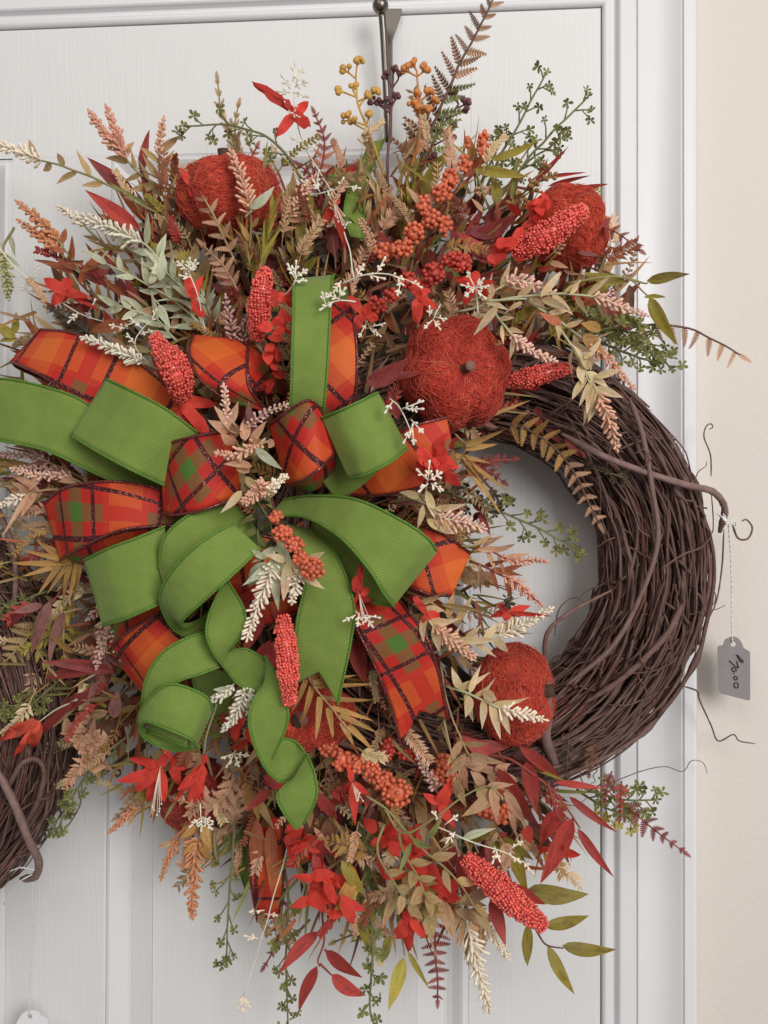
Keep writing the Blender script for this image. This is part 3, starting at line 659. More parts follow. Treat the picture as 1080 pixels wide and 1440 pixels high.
def width(shape, u):
    if shape == 'oval': return math.sin(math.pi * min(1, u ** .78)) ** .85 * (1 - .25 * u)
    if shape == 'lance': return math.sin(math.pi * u ** .72) ** .9 * (1 - .15 * u)
    if shape == 'blade': return (math.sin(math.pi * (.06 + .94 * u) ** .55) ** .6 + .12) * (1 - u * .3) if u < .999 else .02
    if shape == 'petal': return math.sin(math.pi * (.05 + .95 * u ** 1.05)) ** .75 * (1 + .10 * math.sin(9 * u))
    return 1
_leafs = {}
def leafmesh(shape, var, mat):
    k = (shape, var, mat.name)
    if k in _leafs: return _leafs[k]
    r = random.Random(str(shape) + str(var)); m = MB(); nu, nv = (9, 4) if shape in ('oval', 'lance', 'petal') else (6, 2)
    curl = (-.12, .32, -.30, .52, .18)[var % 5]; fold = .16 if shape != 'petal' else -.12; tw = r.uniform(-.9, .9); side = r.uniform(-.15, .15)
    vs = []; uvs = []
    for i in range(nu + 1):
        u = i / nu; w = width(shape, u) * .5; a = tw * u
        for j in range(nv + 1):
            t = 2 * j / nv - 1; y = w * t; z = 0
            zz = fold * abs(t) * .5 * width(shape, u) * .35 + (.03 * noise.noise(Vector((u * 4, t * 2, var + 7))) if shape != 'petal' else .20 * noise.noise(Vector((u * 3.2, t * 2, var * 3 + 7))))
            yy = y * math.cos(a) ; zt_ = zz + y * math.sin(a) * .35
            vs.append(Vector((u, yy + side * math.sin(math.pi * u) * 1.2, zt_ - curl * u * u)))
            uvs.append((u, j / nv))
    # keep length about one and the tip at the end of the x axis
    fs = [(i * (nv + 1) + j, (i + 1) * (nv + 1) + j, (i + 1) * (nv + 1) + j + 1, i * (nv + 1) + j + 1) for i in range(nu) for j in range(nv)]
    m.add(vs, fs, uvs); me = m.mesh(shape + '_leaf', mat); _leafs[k] = me; return me
def rel(p, parent):
    loc = Vector(p); q_ = parent
    while q_: loc = loc - q_.location; q_ = q_.parent
    return loc
lr = random.Random(5)
def put(me, name, a, b, w, parent, roll=0.0, zscale=None):
    """mesh with its length on x laid from world point a to b, w metres wide, face turned to the camera and rolled"""
    x = (b - a); ln = x.length; x = x / max(ln, 1e-9); n = tocam(a); n = n - x * n.dot(x)
    if n.length < .05: n = x.orthogonal()
    n.normalize(); n = Quaternion(x, roll) @ n; y = n.cross(x)
    zs = ln if zscale is None else zscale
    mt = Matrix(((x.x * ln, y.x * w, n.x * zs, 0), (x.y * ln, y.y * w, n.y * zs, 0), (x.z * ln, y.z * w, n.z * zs, 0), (0, 0, 0, 1)))
    o = link(name, me, parent); mt.translation = rel(a, parent); o.matrix_basis = mt
    return o
def leaf(parent, a, b, w, mat, shape='lance', roll=None, var=None, name='leaf', lbl=None):
    A, Bp = P(*a), P(*b)
    if roll is None: roll = lr.uniform(-.6, .6)
    if var is None: var = lr.randrange(5)
    o = put(leafmesh(shape, var, L[mat] if isinstance(mat, str) else mat), name, A, Bp, w * px(a[2]), parent, roll)
    if lbl: o['label'] = lbl
    return o
def rotv(v, n, a): return Quaternion(n, a) @ v
def stem(parent, pts, r, mat, r1=None, name='stem', n=6, sub=6, wob=True):
    p = spline([P(*a) for a in pts], sub); k = px(pts[0][2])
    m = MB(); Lp = len(p); r1 = r * .55 if r1 is None else r1
    if wob: p = [c_ + Vector((noise.noise(c_ * 60), noise.noise(c_ * 60 + Vector((9, 0, 0))), noise.noise(c_ * 60 + Vector((0, 9, 0))))) * .0012 for c_ in p]
    m.tube(p, [(r + (r1 - r) * i / (Lp - 1)) * k for i in range(Lp)], n); m.build(name, B[mat] if isinstance(mat, str) else mat, parent); return p
def root(name, pts, label, cat, group): return thing(name, P(*pts[0]), label, cat, group)
def leaves_on(parent, p, n, Lpx, wpx, mat, spread=48, t0=.3, t1=.97, shape='lance', term=True, taper=.3, name='leaf', k=None, outp=.35, both=False):
    k = k or .00048
    for i in range(n):
        t = t0 + (t1 - t0) * (i / max(1, n - 1)) if n > 1 else (t0 + t1) / 2
        for sgn in ((-1, 1) if both else ((-1) ** i,)):
            a, d = along(p, t); c = tocam(a)
            v = rotv(d, c, sgn * R(spread + lr.uniform(-12, 12))); v = (v + c * lr.uniform(-outp, outp)).normalized()
            l_ = Lpx * k * (1 - taper * t) * lr.uniform(.8, 1.15)
            put(leafmesh(shape, lr.randrange(5), L[mat]), name, a, a + v * l_, wpx * k * lr.uniform(.85, 1.15), parent, lr.uniform(-.8, .8))
    if term:
        a, d = p[-1], (p[-1] - p[-2]).normalized()
        put(leafmesh(shape, lr.randrange(5), L[mat]), name, a, a + d * Lpx * k * .9, wpx * k, parent, lr.uniform(-.6, .6))
G = {}
def leafy(label, pts, n, Lp, wp, mat, sm='stem', spread=48, t0=.3, shape='lance', term=True, r=2.0, group='leaf sprigs in the spray', both=False):
    o = root('leaf_sprig', pts, label, 'leaf sprig', group); p = stem(o, pts, r, sm)
    leaves_on(o, p, n, Lp, wp, mat, spread, t0, shape=shape, term=term, k=px(pts[-1][2]), both=both); return o
def leafset(label, stempts, lv, mat, sm='stem', shape='lance', r=1.8, group='leaf sprigs in the spray'):
    """stem polylines and hand-placed leaves (x0,y0,x1,y1,width[,mat])"""
    d = stempts[0][0][2]
    o = root('leaf_sprig', stempts[0], label, 'leaf sprig', group)
    for s_ in stempts: stem(o, s_, r, sm)
    dt = stempts[0][-1][2]
    for l_ in lv:
        leaf(o, (l_[0], l_[1], dt + lr.uniform(-.002, .004)), (l_[2], l_[3], dt + lr.uniform(-.004, .010)), l_[4] * .88, l_[5] if len(l_) > 5 else mat, shape, roll=lr.uniform(-.35, .35))
    return o
# teardrop floret lobes for the plumes
def lobe(m, a, d, ln, r):
    d = d.normalized(); e = d.orthogonal().normalized(); f = d.cross(e); vs = []
    for s_, rr in ((0, .45), (.55, .85), (.85, 1.0)):
        for k in range(5):
            an = k * 1.2566; vs.append(a + d * ln * s_ + (e * math.cos(an) + f * math.sin(an)) * r * rr)
    vs.append(a + d * ln * 1.02)
    fs = [(q_ * 5 + k, q_ * 5 + (k + 1) % 5, q_ * 5 + 5 + (k + 1) % 5, q_ * 5 + 5 + k) for q_ in (0, 1) for k in range(5)] + [(10 + k, 10 + (k + 1) % 5, 15) for k in range(5)]
    m.add(vs, fs)
def plume(label, pts, frac=.45, rad=11, mat='peach', lm='tan', nl=5, Ll=32, wl=9, sm='stem', lob=9, dens=1.0, group='heather plumes in the spray', r=2.0, t0=None, side=()):
    o = root('heather_plume', pts, label, 'flower plume', group); p = stem(o, pts, r, sm); k = px(pts[-1][2])
    def spike(path, fr, rad, nm='floret_spike'):
        tot = sum((b - a).length for a, b in zip(path, path[1:])) * fr; rad = rad * 1.7; step = 5.6 * k / dens; N = max(4, int(tot / step)); m = MB(); ph = lr.uniform(0, 6)
        for i in range(N + 1):
            t = (1 - fr) + fr * i / N; a, d = along(path, min(.999, t)); e = d.orthogonal().normalized(); f = d.cross(e)
            env = rad * k * (1 - .62 * (i / N)) * lr.uniform(.6, 1.05) * (.8 if i < 2 else 1)
            for j in range(4):
                an = ph + i * .8 + j * 1.5708 + lr.uniform(-.3, .3); o_ = e * math.cos(an) + f * math.sin(an)
                v = (o_ * 1.0 + d * lr.uniform(.5, 1.1)).normalized(); ln = max(env * lr.uniform(.8, 1.2), lob * k * .5)
                lobe(m, a + o_ * .4 * k, v, ln, min(2.3 * k, ln * .30) * lr.uniform(.75, 1.2))
        lobe(m, path[-1], path[-1] - path[-3], lob * k, 2 * k)
        x = m.build(nm, B[mat], o); x['kind'] = 'stuff'
    spike(p, frac, rad)
    for sp_ in side:
        q_ = stem(o, sp_, r * .7, sm); spike(q_, .75, rad * .85)
    base = 1 - frac
    if nl: leaves_on(o, p, nl, Ll, wl, lm, 42, (base - .28 if t0 is None else t0), base + .02, 'lance', False, 0, k=k)
    return o
_pin = {}
def pinnamesh(mat, teeth=9, var=0):
    kk = (mat.name, teeth, var)
    if kk in _pin: return _pin[kk]
    m = MB(); vs = []; fs = []; uvs = []; r = random.Random(var + 3)
    for sgn in (-1, 1):
        for i in range(teeth):
            u0 = i / teeth; u1 = (i + .62) / teeth; w = (1 - u0 ** 2.2) * .5 + .06; tip = u1 + .55 / teeth
            b = len(vs); z = lambda u: -.25 * u * u * (var % 2)
            vs += [Vector((u0, 0, z(u0))), Vector((u0 + .05 / teeth, sgn * w * .55, z(u0) + .03)), Vector((tip, sgn * w * r.uniform(.85, 1.1), z(tip) + .02)), Vector((u1 + .25 / teeth, sgn * w * .45, z(u1) + .03)), Vector((u1 + .30 / teeth, 0, z(u1)))]
            uvs += [(u0, .5), (u0, .5 + sgn * .25), (tip, .5 + sgn * .5), (u1, .5 + sgn * .25), (u1, .5)]
            fs += [(b, b + 1, b + 3, b + 4), (b + 1, b + 2, b + 3)] if sgn > 0 else [(b + 4, b + 3, b + 1, b), (b + 3, b + 2, b + 1)]
    m.add(vs, fs, uvs); m.smooth = False
    me = m.mesh('pinna', mat); _pin[kk] = me; return me
def fern(label, pts, n, Lp, mat='gold', sm='brownstem', w=.30, spread=58, t0=.15, taper=.75, r=2.0, sides=(-1, 1), tipmat=None, name='fern_frond', group='fern fronds in the spray', jit=10, mid=None):
    o = root(name, pts, label, 'fern', group); p = stem(o, pts, r, sm); k = px(pts[-1][2])
    for i in range(n):
        t = t0 + (.96 - t0) * i / (n - 1); a, d = along(p, t)
        for s_ in sides:
            c = tocam(a); v = rotv(d, c, s_ * R(spread + lr.uniform(-jit, jit))); v = (v + c * lr.uniform(-.25, .35)).normalized(); ln = Lp * k * (1 - taper * t ** 1.5) * lr.uniform(.85, 1.1)
            mm = mat if not tipmat or t < .55 else tipmat
            if mid and s_ > 0: mm = mid
            put(pinnamesh(L[mm], 8, lr.randrange(4)), 'pinna', a, a + v * ln, ln * w + 3.0 * k, o, lr.uniform(-.7, .7))
    a = p[-1]; d = (p[-1] - p[-3]).normalized(); put(pinnamesh(L[tipmat or mat], 8, 0), 'pinna', a, a + d * Lp * .5 * k, 7 * k, o, 0)
    return o
_clu = {}
def clustermesh(mat, var):
    kk = (mat.name, var)
    if kk in _clu: return _clu[kk]
    r = random.Random(var + 31); m = MB()
    for i in range(5):
        an = i * 1.2566 + r.uniform(-.3, .3); v = Vector((math.cos(an), math.sin(an), r.uniform(.1, .7))).normalized(); s_ = Vector((-math.sin(an), math.cos(an), 0)) * r.uniform(.20, .30); up = Vector((0, 0, .10))
        b0 = Vector((0, 0, 0)); ln = r.uniform(.75, 1.1)
        m.add([b0, v * ln * .45 + s_ * .8, v * ln * .8 + s_, v * ln * 1.05, v * ln * .8 - s_, v * ln * .45 - s_ * .8, v * ln * .6 - up], [(0, 1, 6), (1, 2, 6), (2, 3, 6), (3, 4, 6), (4, 5, 6), (5, 0, 6)], [(0, .5), (.4, .8), (.8, .9), (1, .5), (.8, .1), (.4, .2), (.6, .5)])
    me = m.mesh('leaf_cluster', mat); _clu[kk] = me; return me
def putc(me, name, a, s_, parent, nrm=None):
    n = (nrm or (tocam(a) + Vector((lr.uniform(-.7, .7), lr.uniform(-.3, .3), lr.uniform(-.7, .7))))).normalized(); x = n.orthogonal().normalized(); x = Quaternion(n, lr.uniform(0, 6.28)) @ x; y = n.cross(x)
    mt = Matrix(((x.x, y.x, n.x, 0), (x.y, y.y, n.y, 0), (x.z, y.z, n.z, 0), (0, 0, 0, 1))) @ Matrix.Diagonal((s_, s_, s_, 1)); mt.translation = rel(a, parent)
    o = link(name, me, parent); o.matrix_basis = mt; return o
def boxw(label, pts, n=8, Lt=26, s=9, mat='green', sm='greenstem', spread=38, t0=.25, r=2.2, group='boxwood sprigs in the spray', extra=()):
    o = root('boxwood_sprig', pts, label, 'boxwood sprig', group); k = px(pts[-1][2])
    p = stem(o, pts, r, sm); m = MB()
    ends = [p[-1]]
    for i in range(n):
        t = t0 + (.95 - t0) * i / max(1, n - 1); a, d = along(p, t); c = tocam(a)
        v = rotv(d, c, (-1) ** i * R(spread + lr.uniform(-12, 14))); v = (v + c * lr.uniform(-.3, .4)).normalized(); e = a + v * Lt * k * (1 - .35 * t) * lr.uniform(.7, 1.2)
        m.tube([a, a.lerp(e, .55) + d * k * 2, e], [r * .55 * k, r * .5 * k, r * .4 * k], 5); ends.append(e)
        if lr.random() < .6:
            e2 = a.lerp(e, .55) + rotv(v, c, R(lr.choice((-45, 45)))) * Lt * .45 * k; m.tube([a.lerp(e, .5), e2], r * .4 * k, 5); ends.append(e2)
    m.build('twig', B[sm], o)
    for e in ends: putc(clustermesh(L[mat], lr.randrange(4)), 'leaf_cluster', e, s * k * lr.uniform(.8, 1.2), o)
    return o
def buds(label, pts, tips, mat='goldbud', br=4.4, n=4, sm=None, group='bud sprigs at the top of the spray', r=2.3):
    o = root('bud_sprig', pts, label, 'bud sprig', group); k = px(pts[-1][2]); p = stem(o, pts, r, B[mat])
    for (x, y) in tips:
        m = MB(); d0 = pts[-1][2]; c = P(x, y, d0)
        a = min(p, key=lambda q_: (q_ - c).length + max(0, q_.z - c.z + 6 * k) * 3)
        m.tube([a, c], r * .6 * k, 5); up = (c - a).normalized() if (c - a).length > 1e-6 else Vector((0, 0, 1))
        for i in range(n):
            v = (up * .9 + Vector((lr.uniform(-1, 1), lr.uniform(-1, .4), lr.uniform(-.4, .8)))).normalized(); e = c + v * lr.uniform(7, 11) * k
            m.tube([c, e], r * .45 * k, 5); m.ball(e, br * k * lr.uniform(.8, 1.15))
        m.build('bud_cluster', B[mat], o)
    return o
def berries(label, stempts, cl, mat='berry', br=3.7, group='orange berry sprigs', sm='brownstem'):
    o = root('berry_sprig', stempts, label, 'berry sprig', group); stem(o, stempts, 1.6, sm)
    for (x, y, d, rx, ry, n) in cl:
        m = MB(); k = px(d); c = P(x, y, d); ps = []
        for i in range(n):
            for _ in range(12):
                v = Vector((lr.gauss(0, 1), lr.gauss(0, 1), lr.gauss(0, 1))).normalized(); pnt = c + Vector((v.x * rx, v.y * min(rx, ry) * .8, v.z * ry)) * k
                if all((pnt - q_).length > br * 1.5 * k for q_ in ps): break
            ps.append(pnt); m.ball(pnt, br * k * lr.uniform(.85, 1.12), ICO1 if br > 3 else ICO0)
        m.ball(c, (rx * .75 * k, min(rx, ry) * .6 * k, ry * .75 * k))
        x_ = m.build('berry_cluster', B[mat], o); x_['kind'] = 'stuff'
    return o
def bead(label, pts, rad, sp=4.3, group='coral beaded flower spikes', mat='coral', tipr=.3):
    rad = rad * .84; tipr = min(tipr, .38)
    o = root('beaded_spike', pts, label, 'flower spike', group); p = spline([P(*a) for a in pts], 8); k = px(pts[0][2]); n = len(p)
    def rr(t): return rad * k * (tipr + (1 - tipr) * math.sin(math.pi * min(1, .10 + .82 * (1 - t) ** 1.15)) ** .8) 
    m = MB(); m.tube(p, [rr(i / (n - 1)) * .76 for i in range(n)], 10); m.build('core', B[mat], o)
    m = MB(); Lt = sum((b - a).length for a, b in zip(p, p[1:])); st = sp * k * .82; N = int(Lt / st); e0 = None
    for i in range(N + 1):
        t = i / N; a, d = along(p, t); e = d.orthogonal().normalized(); f = d.cross(e); q_ = rr(t); cnt = max(4, int(2 * math.pi * q_ / (sp * k)))
        for j in range(cnt):
            an = j * 2 * math.pi / cnt + i * .6; lump = 1 + .26 * noise.noise(a * 200 + Vector((math.cos(an), math.sin(an), 0)) * 2.2) + lr.uniform(-.10, .12)
            if lr.random() < .07: continue
            m.ball(a + (e * math.cos(an) + f * math.sin(an)) * q_ * lump + d * lr.uniform(-1, 1) * k, sp * .56 * k * lr.uniform(.65, 1.2), ICO0)
    m.ball(p[-1], rr(1) * .8, ICO1)
    x_ = m.build('beads', B[mat], o); x_['kind'] = 'stuff'; return o
def flower(label, c, petals, mat='petal', w=22, stamen=None, group='red fabric flowers in the spray', stems=None, d2=.006, shape='petal'):
    """petals: list of (x, y) tips"""
    o = root('fabric_flower', [c], label, 'flower', group)
    for t_ in petals:
        wd = (t_[2] if len(t_) > 2 else w) * .82
        a = (c[0], c[1], c[2]); leaf(o, a, (t_[0], t_[1], c[2] + lr.uniform(-.010, .012)), wd, mat, shape, roll=lr.uniform(-.5, .5), name='petal')
    if stems: stem(o, stems, 1.6, 'palestem')
    if stamen:
        m = MB(); k = px(c[2]); a = P(*c) + tocam(P(*c)) * .003
        for i in range(7):
            e = P(stamen[0] + lr.uniform(-9, 9), stamen[1] + lr.uniform(-9, 9), c[2] + .012); m.tube([a, a.lerp(e, .5) + Vector((0, -.001, 0)), e], .5 * k, 4); m.ball(e, 1.6 * k, ICO0)
        m.build('stamens', B['whiteb'], o)
    return o
def ruffle(label, pts, rad, mat='petal', n=16, group='red fabric flowers in the spray'):
    sprd = rad; rad = 15 + (rad - 15) * .35
    o = root('ruffled_flower', pts, label, 'flower', group); p = spline([P(*a) for a in pts], 6); k = px(pts[0][2])
    for i in range(n):
        t = i / (n - 1); a, d = along(p, min(.999, t)); c = tocam(a); a2 = a + Vector((lr.uniform(-1, 1), lr.uniform(-.5, .5), lr.uniform(-1, 1))) * max(rad * .3, sprd * .62) * k
        v = (rotv(d, c, lr.uniform(0, 6.28)) + c * lr.uniform(.0, .9)).normalized()
        put(leafmesh(lr.choice(('petal', 'lance')), lr.randrange(5), L[mat]), 'petal', a2, a2 + v * rad * k * lr.uniform(1.2, 1.7), rad * lr.uniform(.7, 1.1) * k, o, lr.uniform(-1, 1))
    return o
def whites(label, pts, tips, mat='white', s=12, sm='whitestem', group='tiny white sprigs in the spray', r=1.2):
    o = root('white_sprig', pts, label, 'white sprig', group); stem(o, pts, r, sm); k = px(pts[-1][2]); d = pts[-1][2]
    for (x, y, dx_, dy_) in tips:
        dx_ *= lr.uniform(.6, 1.1); dy_ *= lr.uniform(.6, 1.1)  # each tip: place and direction in the picture plane
        a = P(x, y, d); m = MB(); b = P(x + dx_, y + dy_, d + .002); v = (b - a).normalized(); c = tocam(a); m.tube([a, b], 1.0 * k, 5)
        lobe(m, b, v, s * .62 * k, s * .15 * k)
        for t in (lr.uniform(.2, .5), lr.uniform(.6, 1)):
            for sg in (-1, 1):
                if lr.random() < .22: continue
                lobe(m, a.lerp(b, t), rotv(v, c, sg * R(lr.uniform(28, 62))) + c * lr.uniform(-.3, .4), s * .55 * k * lr.uniform(.7, 1.1), s * .13 * k)
        m.build('lobed_tip', B['whiteb'] if mat == 'white' else B['creamb'], o)
    return o
def tuft(label, base, ang, spread, n, Lp, w, mat, group='grassy tufts in the spray', dt=.01, shape='blade', sm='stem', stemlen=.6, name='grass_tuft'):
    """blades set along a short stem pointing at ang degrees (0 right, 90 up)"""
    o = root(name, [base], label, 'grass tuft', group); k = px(base[2])
    e = (base[0] + math.cos(R(ang)) * Lp * stemlen * 2, base[1] - math.sin(R(ang)) * Lp * stemlen * 2, base[2] + dt)
    p = stem(o, [base, ((base[0] + e[0]) / 2, (base[1] + e[1]) / 2, (base[2] + e[2]) / 2), e], 1.6, sm)
    for i in range(n):
        t = lr.uniform(.08, 1); a, d = along(p, min(.999, t)); c = tocam(a); v = rotv(d, c, R(lr.uniform(-spread, spread)) * (1.1 - .4 * t)); v = (v + c * lr.uniform(-.35, .5)).normalized()
        put(leafmesh(shape, lr.randrange(5), L[mat]), 'blade', a, a + v * Lp * k * lr.uniform(.6, 1.1) * (1.1 - .4 * t), w * k, o, lr.uniform(-1.2, 1.2))
    return o
# twine-wrapped pumpkins
def twinemat(name, c, c2):
    t = NT(name); nz = t.noise(160, 4, t.objco(), .7); c_ = t.mix(t.ramp(nz, [(.3, 0.0), (.7, 1.0)]), C3(*c, KB), C3(*c2, KB))
    t.l(c_, t.p.inputs['Base Color']); t.p.inputs['Roughness'].default_value = .6; t.p.inputs['Specular IOR Level'].default_value = .35; t.p.inputs['Sheen Weight'].default_value = .15; t.bump(nz, .7, .001); return t.m
M_tw = [twinemat('red_twine', (184, 38, 24), (210, 58, 34)), twinemat('orange_twine', (196, 50, 28), (222, 80, 42)), twinemat('dark_twine', (156, 36, 28), (180, 48, 34)), twinemat('pale_twine', (206, 92, 62), (222, 122, 84))]
M_pst = plain('pumpkin_stem', C3(76, 54, 40, KB), .9, .2, 150, .5)
def pumpkin(label, c, rx, ry, axis, mats=(0, 1), lobes=6, stempx=None, nf=620, seed=1, sr=9, sl=16, disc=False, squash=.85):
    """axis: direction of the stem as (right, towards the viewer, up)"""
    r = random.Random(seed); cp = P(*c); k = px(c[2]); o = thing('twine_pumpkin', cp, label, 'pumpkin', 'twine pumpkins in the spray')
    ax = Vector((axis[0], -axis[1], axis[2])).normalized(); e = ax.orthogonal().normalized(); f = ax.cross(e); RX = (rx + ry) / 2 * k
    sx, sz = rx * k / RX, ry * k / RX
    def surf(th, ph, h=0):      # th around, ph from the stem pole
        lob = 1 - .21 * (1 - abs(math.sin(th * lobes / 2))) ** 2 * math.sin(ph)
        q_ = math.sin(ph) * lob; z = math.cos(ph) * squash - .26 * math.exp(-(ph / .38) ** 2) + .12 * math.exp(-((math.pi - ph) / .4) ** 2)
        v = (e * math.cos(th) * q_ + f * math.sin(th) * q_ + ax * z) * (RX + h)
        return cp + Vector((v.x * sx, v.y, v.z * sz))
    m = MB(); nu, nv = 36, 18
    vs = [surf(2 * math.pi * i / nu, math.pi * j / nv, -.0006) for j in range(nv + 1) for i in range(nu)]
    m.add(vs, [(j * nu + i, j * nu + (i + 1) % nu, (j + 1) * nu + (i + 1) % nu, (j + 1) * nu + i) for j in range(nv) for i in range(nu)])
    m.build('body', M_tw[mats[0]], o)
    for mi, cnt in ((mats[0], int(nf * .95)), (mats[1], int(nf * .45)), (3, int(nf * .07))):
        fm = MB()
        for i in range(cnt):
            th, ph = r.uniform(0, 2 * math.pi), math.acos(r.uniform(-1, 1)); dth, dph = r.gauss(0, 1.2), r.gauss(0, .9); n = 9; h = r.uniform(.0000, .0015) ; s_ = r.uniform(0, 99)
            pts = []
            for j in range(n):
                t = j / (n - 1) - .5; pts.append(surf(th + dth * t + .25 * noise.noise(Vector((s_, t * 3, 0))), ph + dph * t + .2 * noise.noise(Vector((s_, t * 3, 5))), h + (.0022 * (abs(t) * 2) ** 3 if r.random() < .02 or i % 17 == 0 else 0)))
            fm.tube(pts, r.uniform(.00014, .00027), 3, False)
        x_ = fm.build('twine_wrap', M_tw[mi], o); x_['kind'] = 'stuff'
    # a few cords pressed into the creases
    cm = MB()
    for i in range(lobes):
        th = 2 * math.pi * i / lobes; cm.tube([surf(th, .25 + 2.6 * j / 14, .0002) for j in range(15)], .0004, 5)
    cm.build('crease_cord', M_tw[1], o)
    top = surf(0, .02); sm_ = MB(); tip = top + ax * (sl * k) + Vector((.001, 0, .0005)); st = top - ax * .004
    sm_.tube([st, top, top.lerp(tip, .6), tip], [sr * k * 1.25, sr * k, sr * k * .85, sr * k * .9], 9); sm_.build('stem', M_pst, o)
    if disc: dm = MB(); dm.tube([tip - ax * .0002, tip + ax * .0006], [sr * k * .9 * 1.02] * 2, 14); dm.build('stem_cut', PMCUT, o)
    return o
PMCUT = plain('cut_stem', C3(134, 92, 76, KB), .8)
# ------------------------------------------------------------------ pumpkins
pumpkin('orange-red twine pumpkin at the upper left with its stem pointing up', (322, 274, .080), 73, 66, (-.12, .25, 1), (1, 0), 6, seed=1, sr=10, sl=22)
pumpkin('dark red twine pumpkin at the far upper right against the door frame', (800, 322, .070), 54, 64, (.3, -.5, 1), (1, 0), 5, seed=2, sl=4)
pumpkin('large red twine pumpkin right of the bow, its cut stem facing the viewer', (640, 525, .090), 77, 80, (.30, 1, -.02), (0, 1), 6, seed=3, sr=7.5, sl=20, disc=True, nf=900)
pumpkin('orange twine pumpkin on the bare vines with its stem turned right', (724, 975, .085), 66, 68, (.92, .35, .12), (1, 0), 6, seed=4, sr=10, sl=14, nf=800)
pumpkin('red twine pumpkin half hidden below the green ribbon tail', (432, 1005, .085), 68, 50, (-.12, 1, .05), (0, 1), 6, seed=5, sr=13, sl=3, disc=True)
pumpkin('dark red twine pumpkin at lower left under a beige fern', (276, 1118, .055), 62, 46, (.9, -.2, -.2), (2, 0), 6, seed=6, sl=8)

# ------------------------------------------------------------------ upper left
plume('long cream plume reaching furthest toward the upper left edge', [(255, 318, .06), (180, 277, .075), (120, 245, .08), (60, 225, .08), (-2, 203, .08)], .24, 12, 'creamb', 'tangreen', 6, 34, 10, t0=.42)
plume('peach plume standing tall at upper left with a second short tip', [(262, 310, .06), (235, 268, .07), (190, 240, .075), (168, 205, .08), (152, 152, .08)], .38, 12, 'peachp', 'tangreen', 6, 36, 12, side=[[(178, 225, .078), (150, 195, .08), (128, 160, .08)]])
plume('small tan plume right of the tall peach plume', [(238, 300, .06), (225, 260, .07), (224, 215, .075), (229, 170, .08)], .36, 9, 'peach', 'tangreen', 6, 40, 11, t0=.2)
plume('orange tan double plume low at the upper left', [(140, 425, .06), (110, 380, .075), (75, 330, .08), (27, 286, .08)], .42, 11, 'orangep', 'rust', 5, 34, 10, side=[[(95, 365, .076), (60, 335, .08), (28, 312, .08)]])
plume('white green plume with waxy buds over the dusty green leaves', [(250, 430, .08), (235, 385, .095), (205, 345, .10), (160, 322, .10), (112, 306, .10)], .48, 15, 'whiteb', 'pale', 7, 46, 12, sm='palestem', lob=11, t0=.15)
plume('short cream plume behind the white green plume', [(165, 360, .06), (130, 330, .075), (108, 308, .075), (86, 293, .075)], .4, 10, 'creamb', 'tangreen', 2, 24, 8)
leafset('burgundy leaves fanned at upper left behind the plumes', [[(215, 330, .05), (205, 280, .06), (198, 240, .065)]], [(200, 245, 207, 180, 14), (190, 275, 125, 224, 26), (215, 290, 195, 215, 15), (225, 345, 190, 250, 22), (240, 350, 216, 262, 20)], 'burg', 'redstem')
leafset('glossy pink red leaf pointing up left beside the cream stem', [[(210, 345, .08), (196, 322, .09)]], [(197, 322, 124, 268, 27)], 'red', 'redstem')
leafset('rusty brown leaves around the orange tan plume', [[(150, 430, .06), (110, 395, .07), (85, 350, .075)]], [(105, 385, 34, 355, 13), (85, 350, 70, 318, 12), (110, 400, 150, 345, 16), (95, 378, 108, 322, 14)], 'rust', 'redstem')
leafset('dark burgundy leaves low at upper left above the plaid ribbon', [[(190, 440, .06), (150, 400, .07), (110, 370, .075)]], [(150, 400, 95, 375, 18), (160, 410, 120, 362, 18), (180, 430, 150, 375, 20), (140, 392, 160, 350, 18), (195, 440, 175, 385, 22)], 'burg', 'redstem')
for i, (a, b, lb) in enumerate((((300, 470, .08), (150, 372, .095), 'dusty green spray leaning left at the upper left'), ((290, 470, .08), (232, 380, .10), 'dusty green spray with broad leaf below the white plume'), ((250, 480, .08), (170, 430, .095), 'dusty green spray touching the plaid loop'), ((285, 460, .07), (200, 360, .09), 'dusty green spray in the middle of its bunch'), ((300, 460, .07), (262, 400, .09), 'narrow dusty green spray beside the red petal'))):
    leafy(lb, [a, ((a[0] + b[0]) / 2 + 8, (a[1] + b[1]) / 2 - 6, .09), b], 9, 44, 11, 'pale', 'palestem', 40, .1, group='dusty green sprays')
leafset('single pale pointed leaf hanging over the dusty green spray', [[(215, 420, .10), (224, 428, .105)]], [(224, 428, 240, 458, 16), (210, 400, 222, 375, 14), (225, 395, 226, 350, 18)], 'pale', 'palestem', 'oval')
whites('white twig running from the left edge past the red flower', [(-5, 345, .08), (30, 385, .085), (60, 405, .088), (110, 440, .09), (180, 462, .09)], [(30, 388, 15, 10), (45, 395, 6, -18), (45, 392, -10, 14), (90, 425, 16, -4), (110, 440, -14, 12), (122, 446, 12, -18), (150, 452, 10, 16), (170, 460, 18, -8)], s=13)
flower('red fabric flower at the left above the plaid ribbon', (92, 410, .095), [(62, 392), (70, 428, 20), (98, 388), (118, 416, 22), (134, 432, 12), (80, 430)], 'petal', 24)
fern('dark fern tip under the left red flower', [(125, 470, .08), (100, 450, .085), (72, 436, .09)], 7, 24, 'dark', 'darkstem')
fern('dark green fern poking out behind the plaid ribbon', [(130, 480, .075), (110, 462, .08), (88, 450, .085)], 6, 26, 'dark', 'darkstem')
leafset('rust brown leaf lying over the plaid ribbon top', [[(190, 470, .10), (180, 460, .105)]], [(178, 452, 122, 472, 22)], 'rust', 'brownstem')
plume('white plume lying across the plaid ribbon at left', [(240, 530, .11), (195, 505, .125), (155, 488, .13), (118, 476, .13)], .66, 11, 'whiteb', 'pale', 3, 24, 8, sm='palestem')
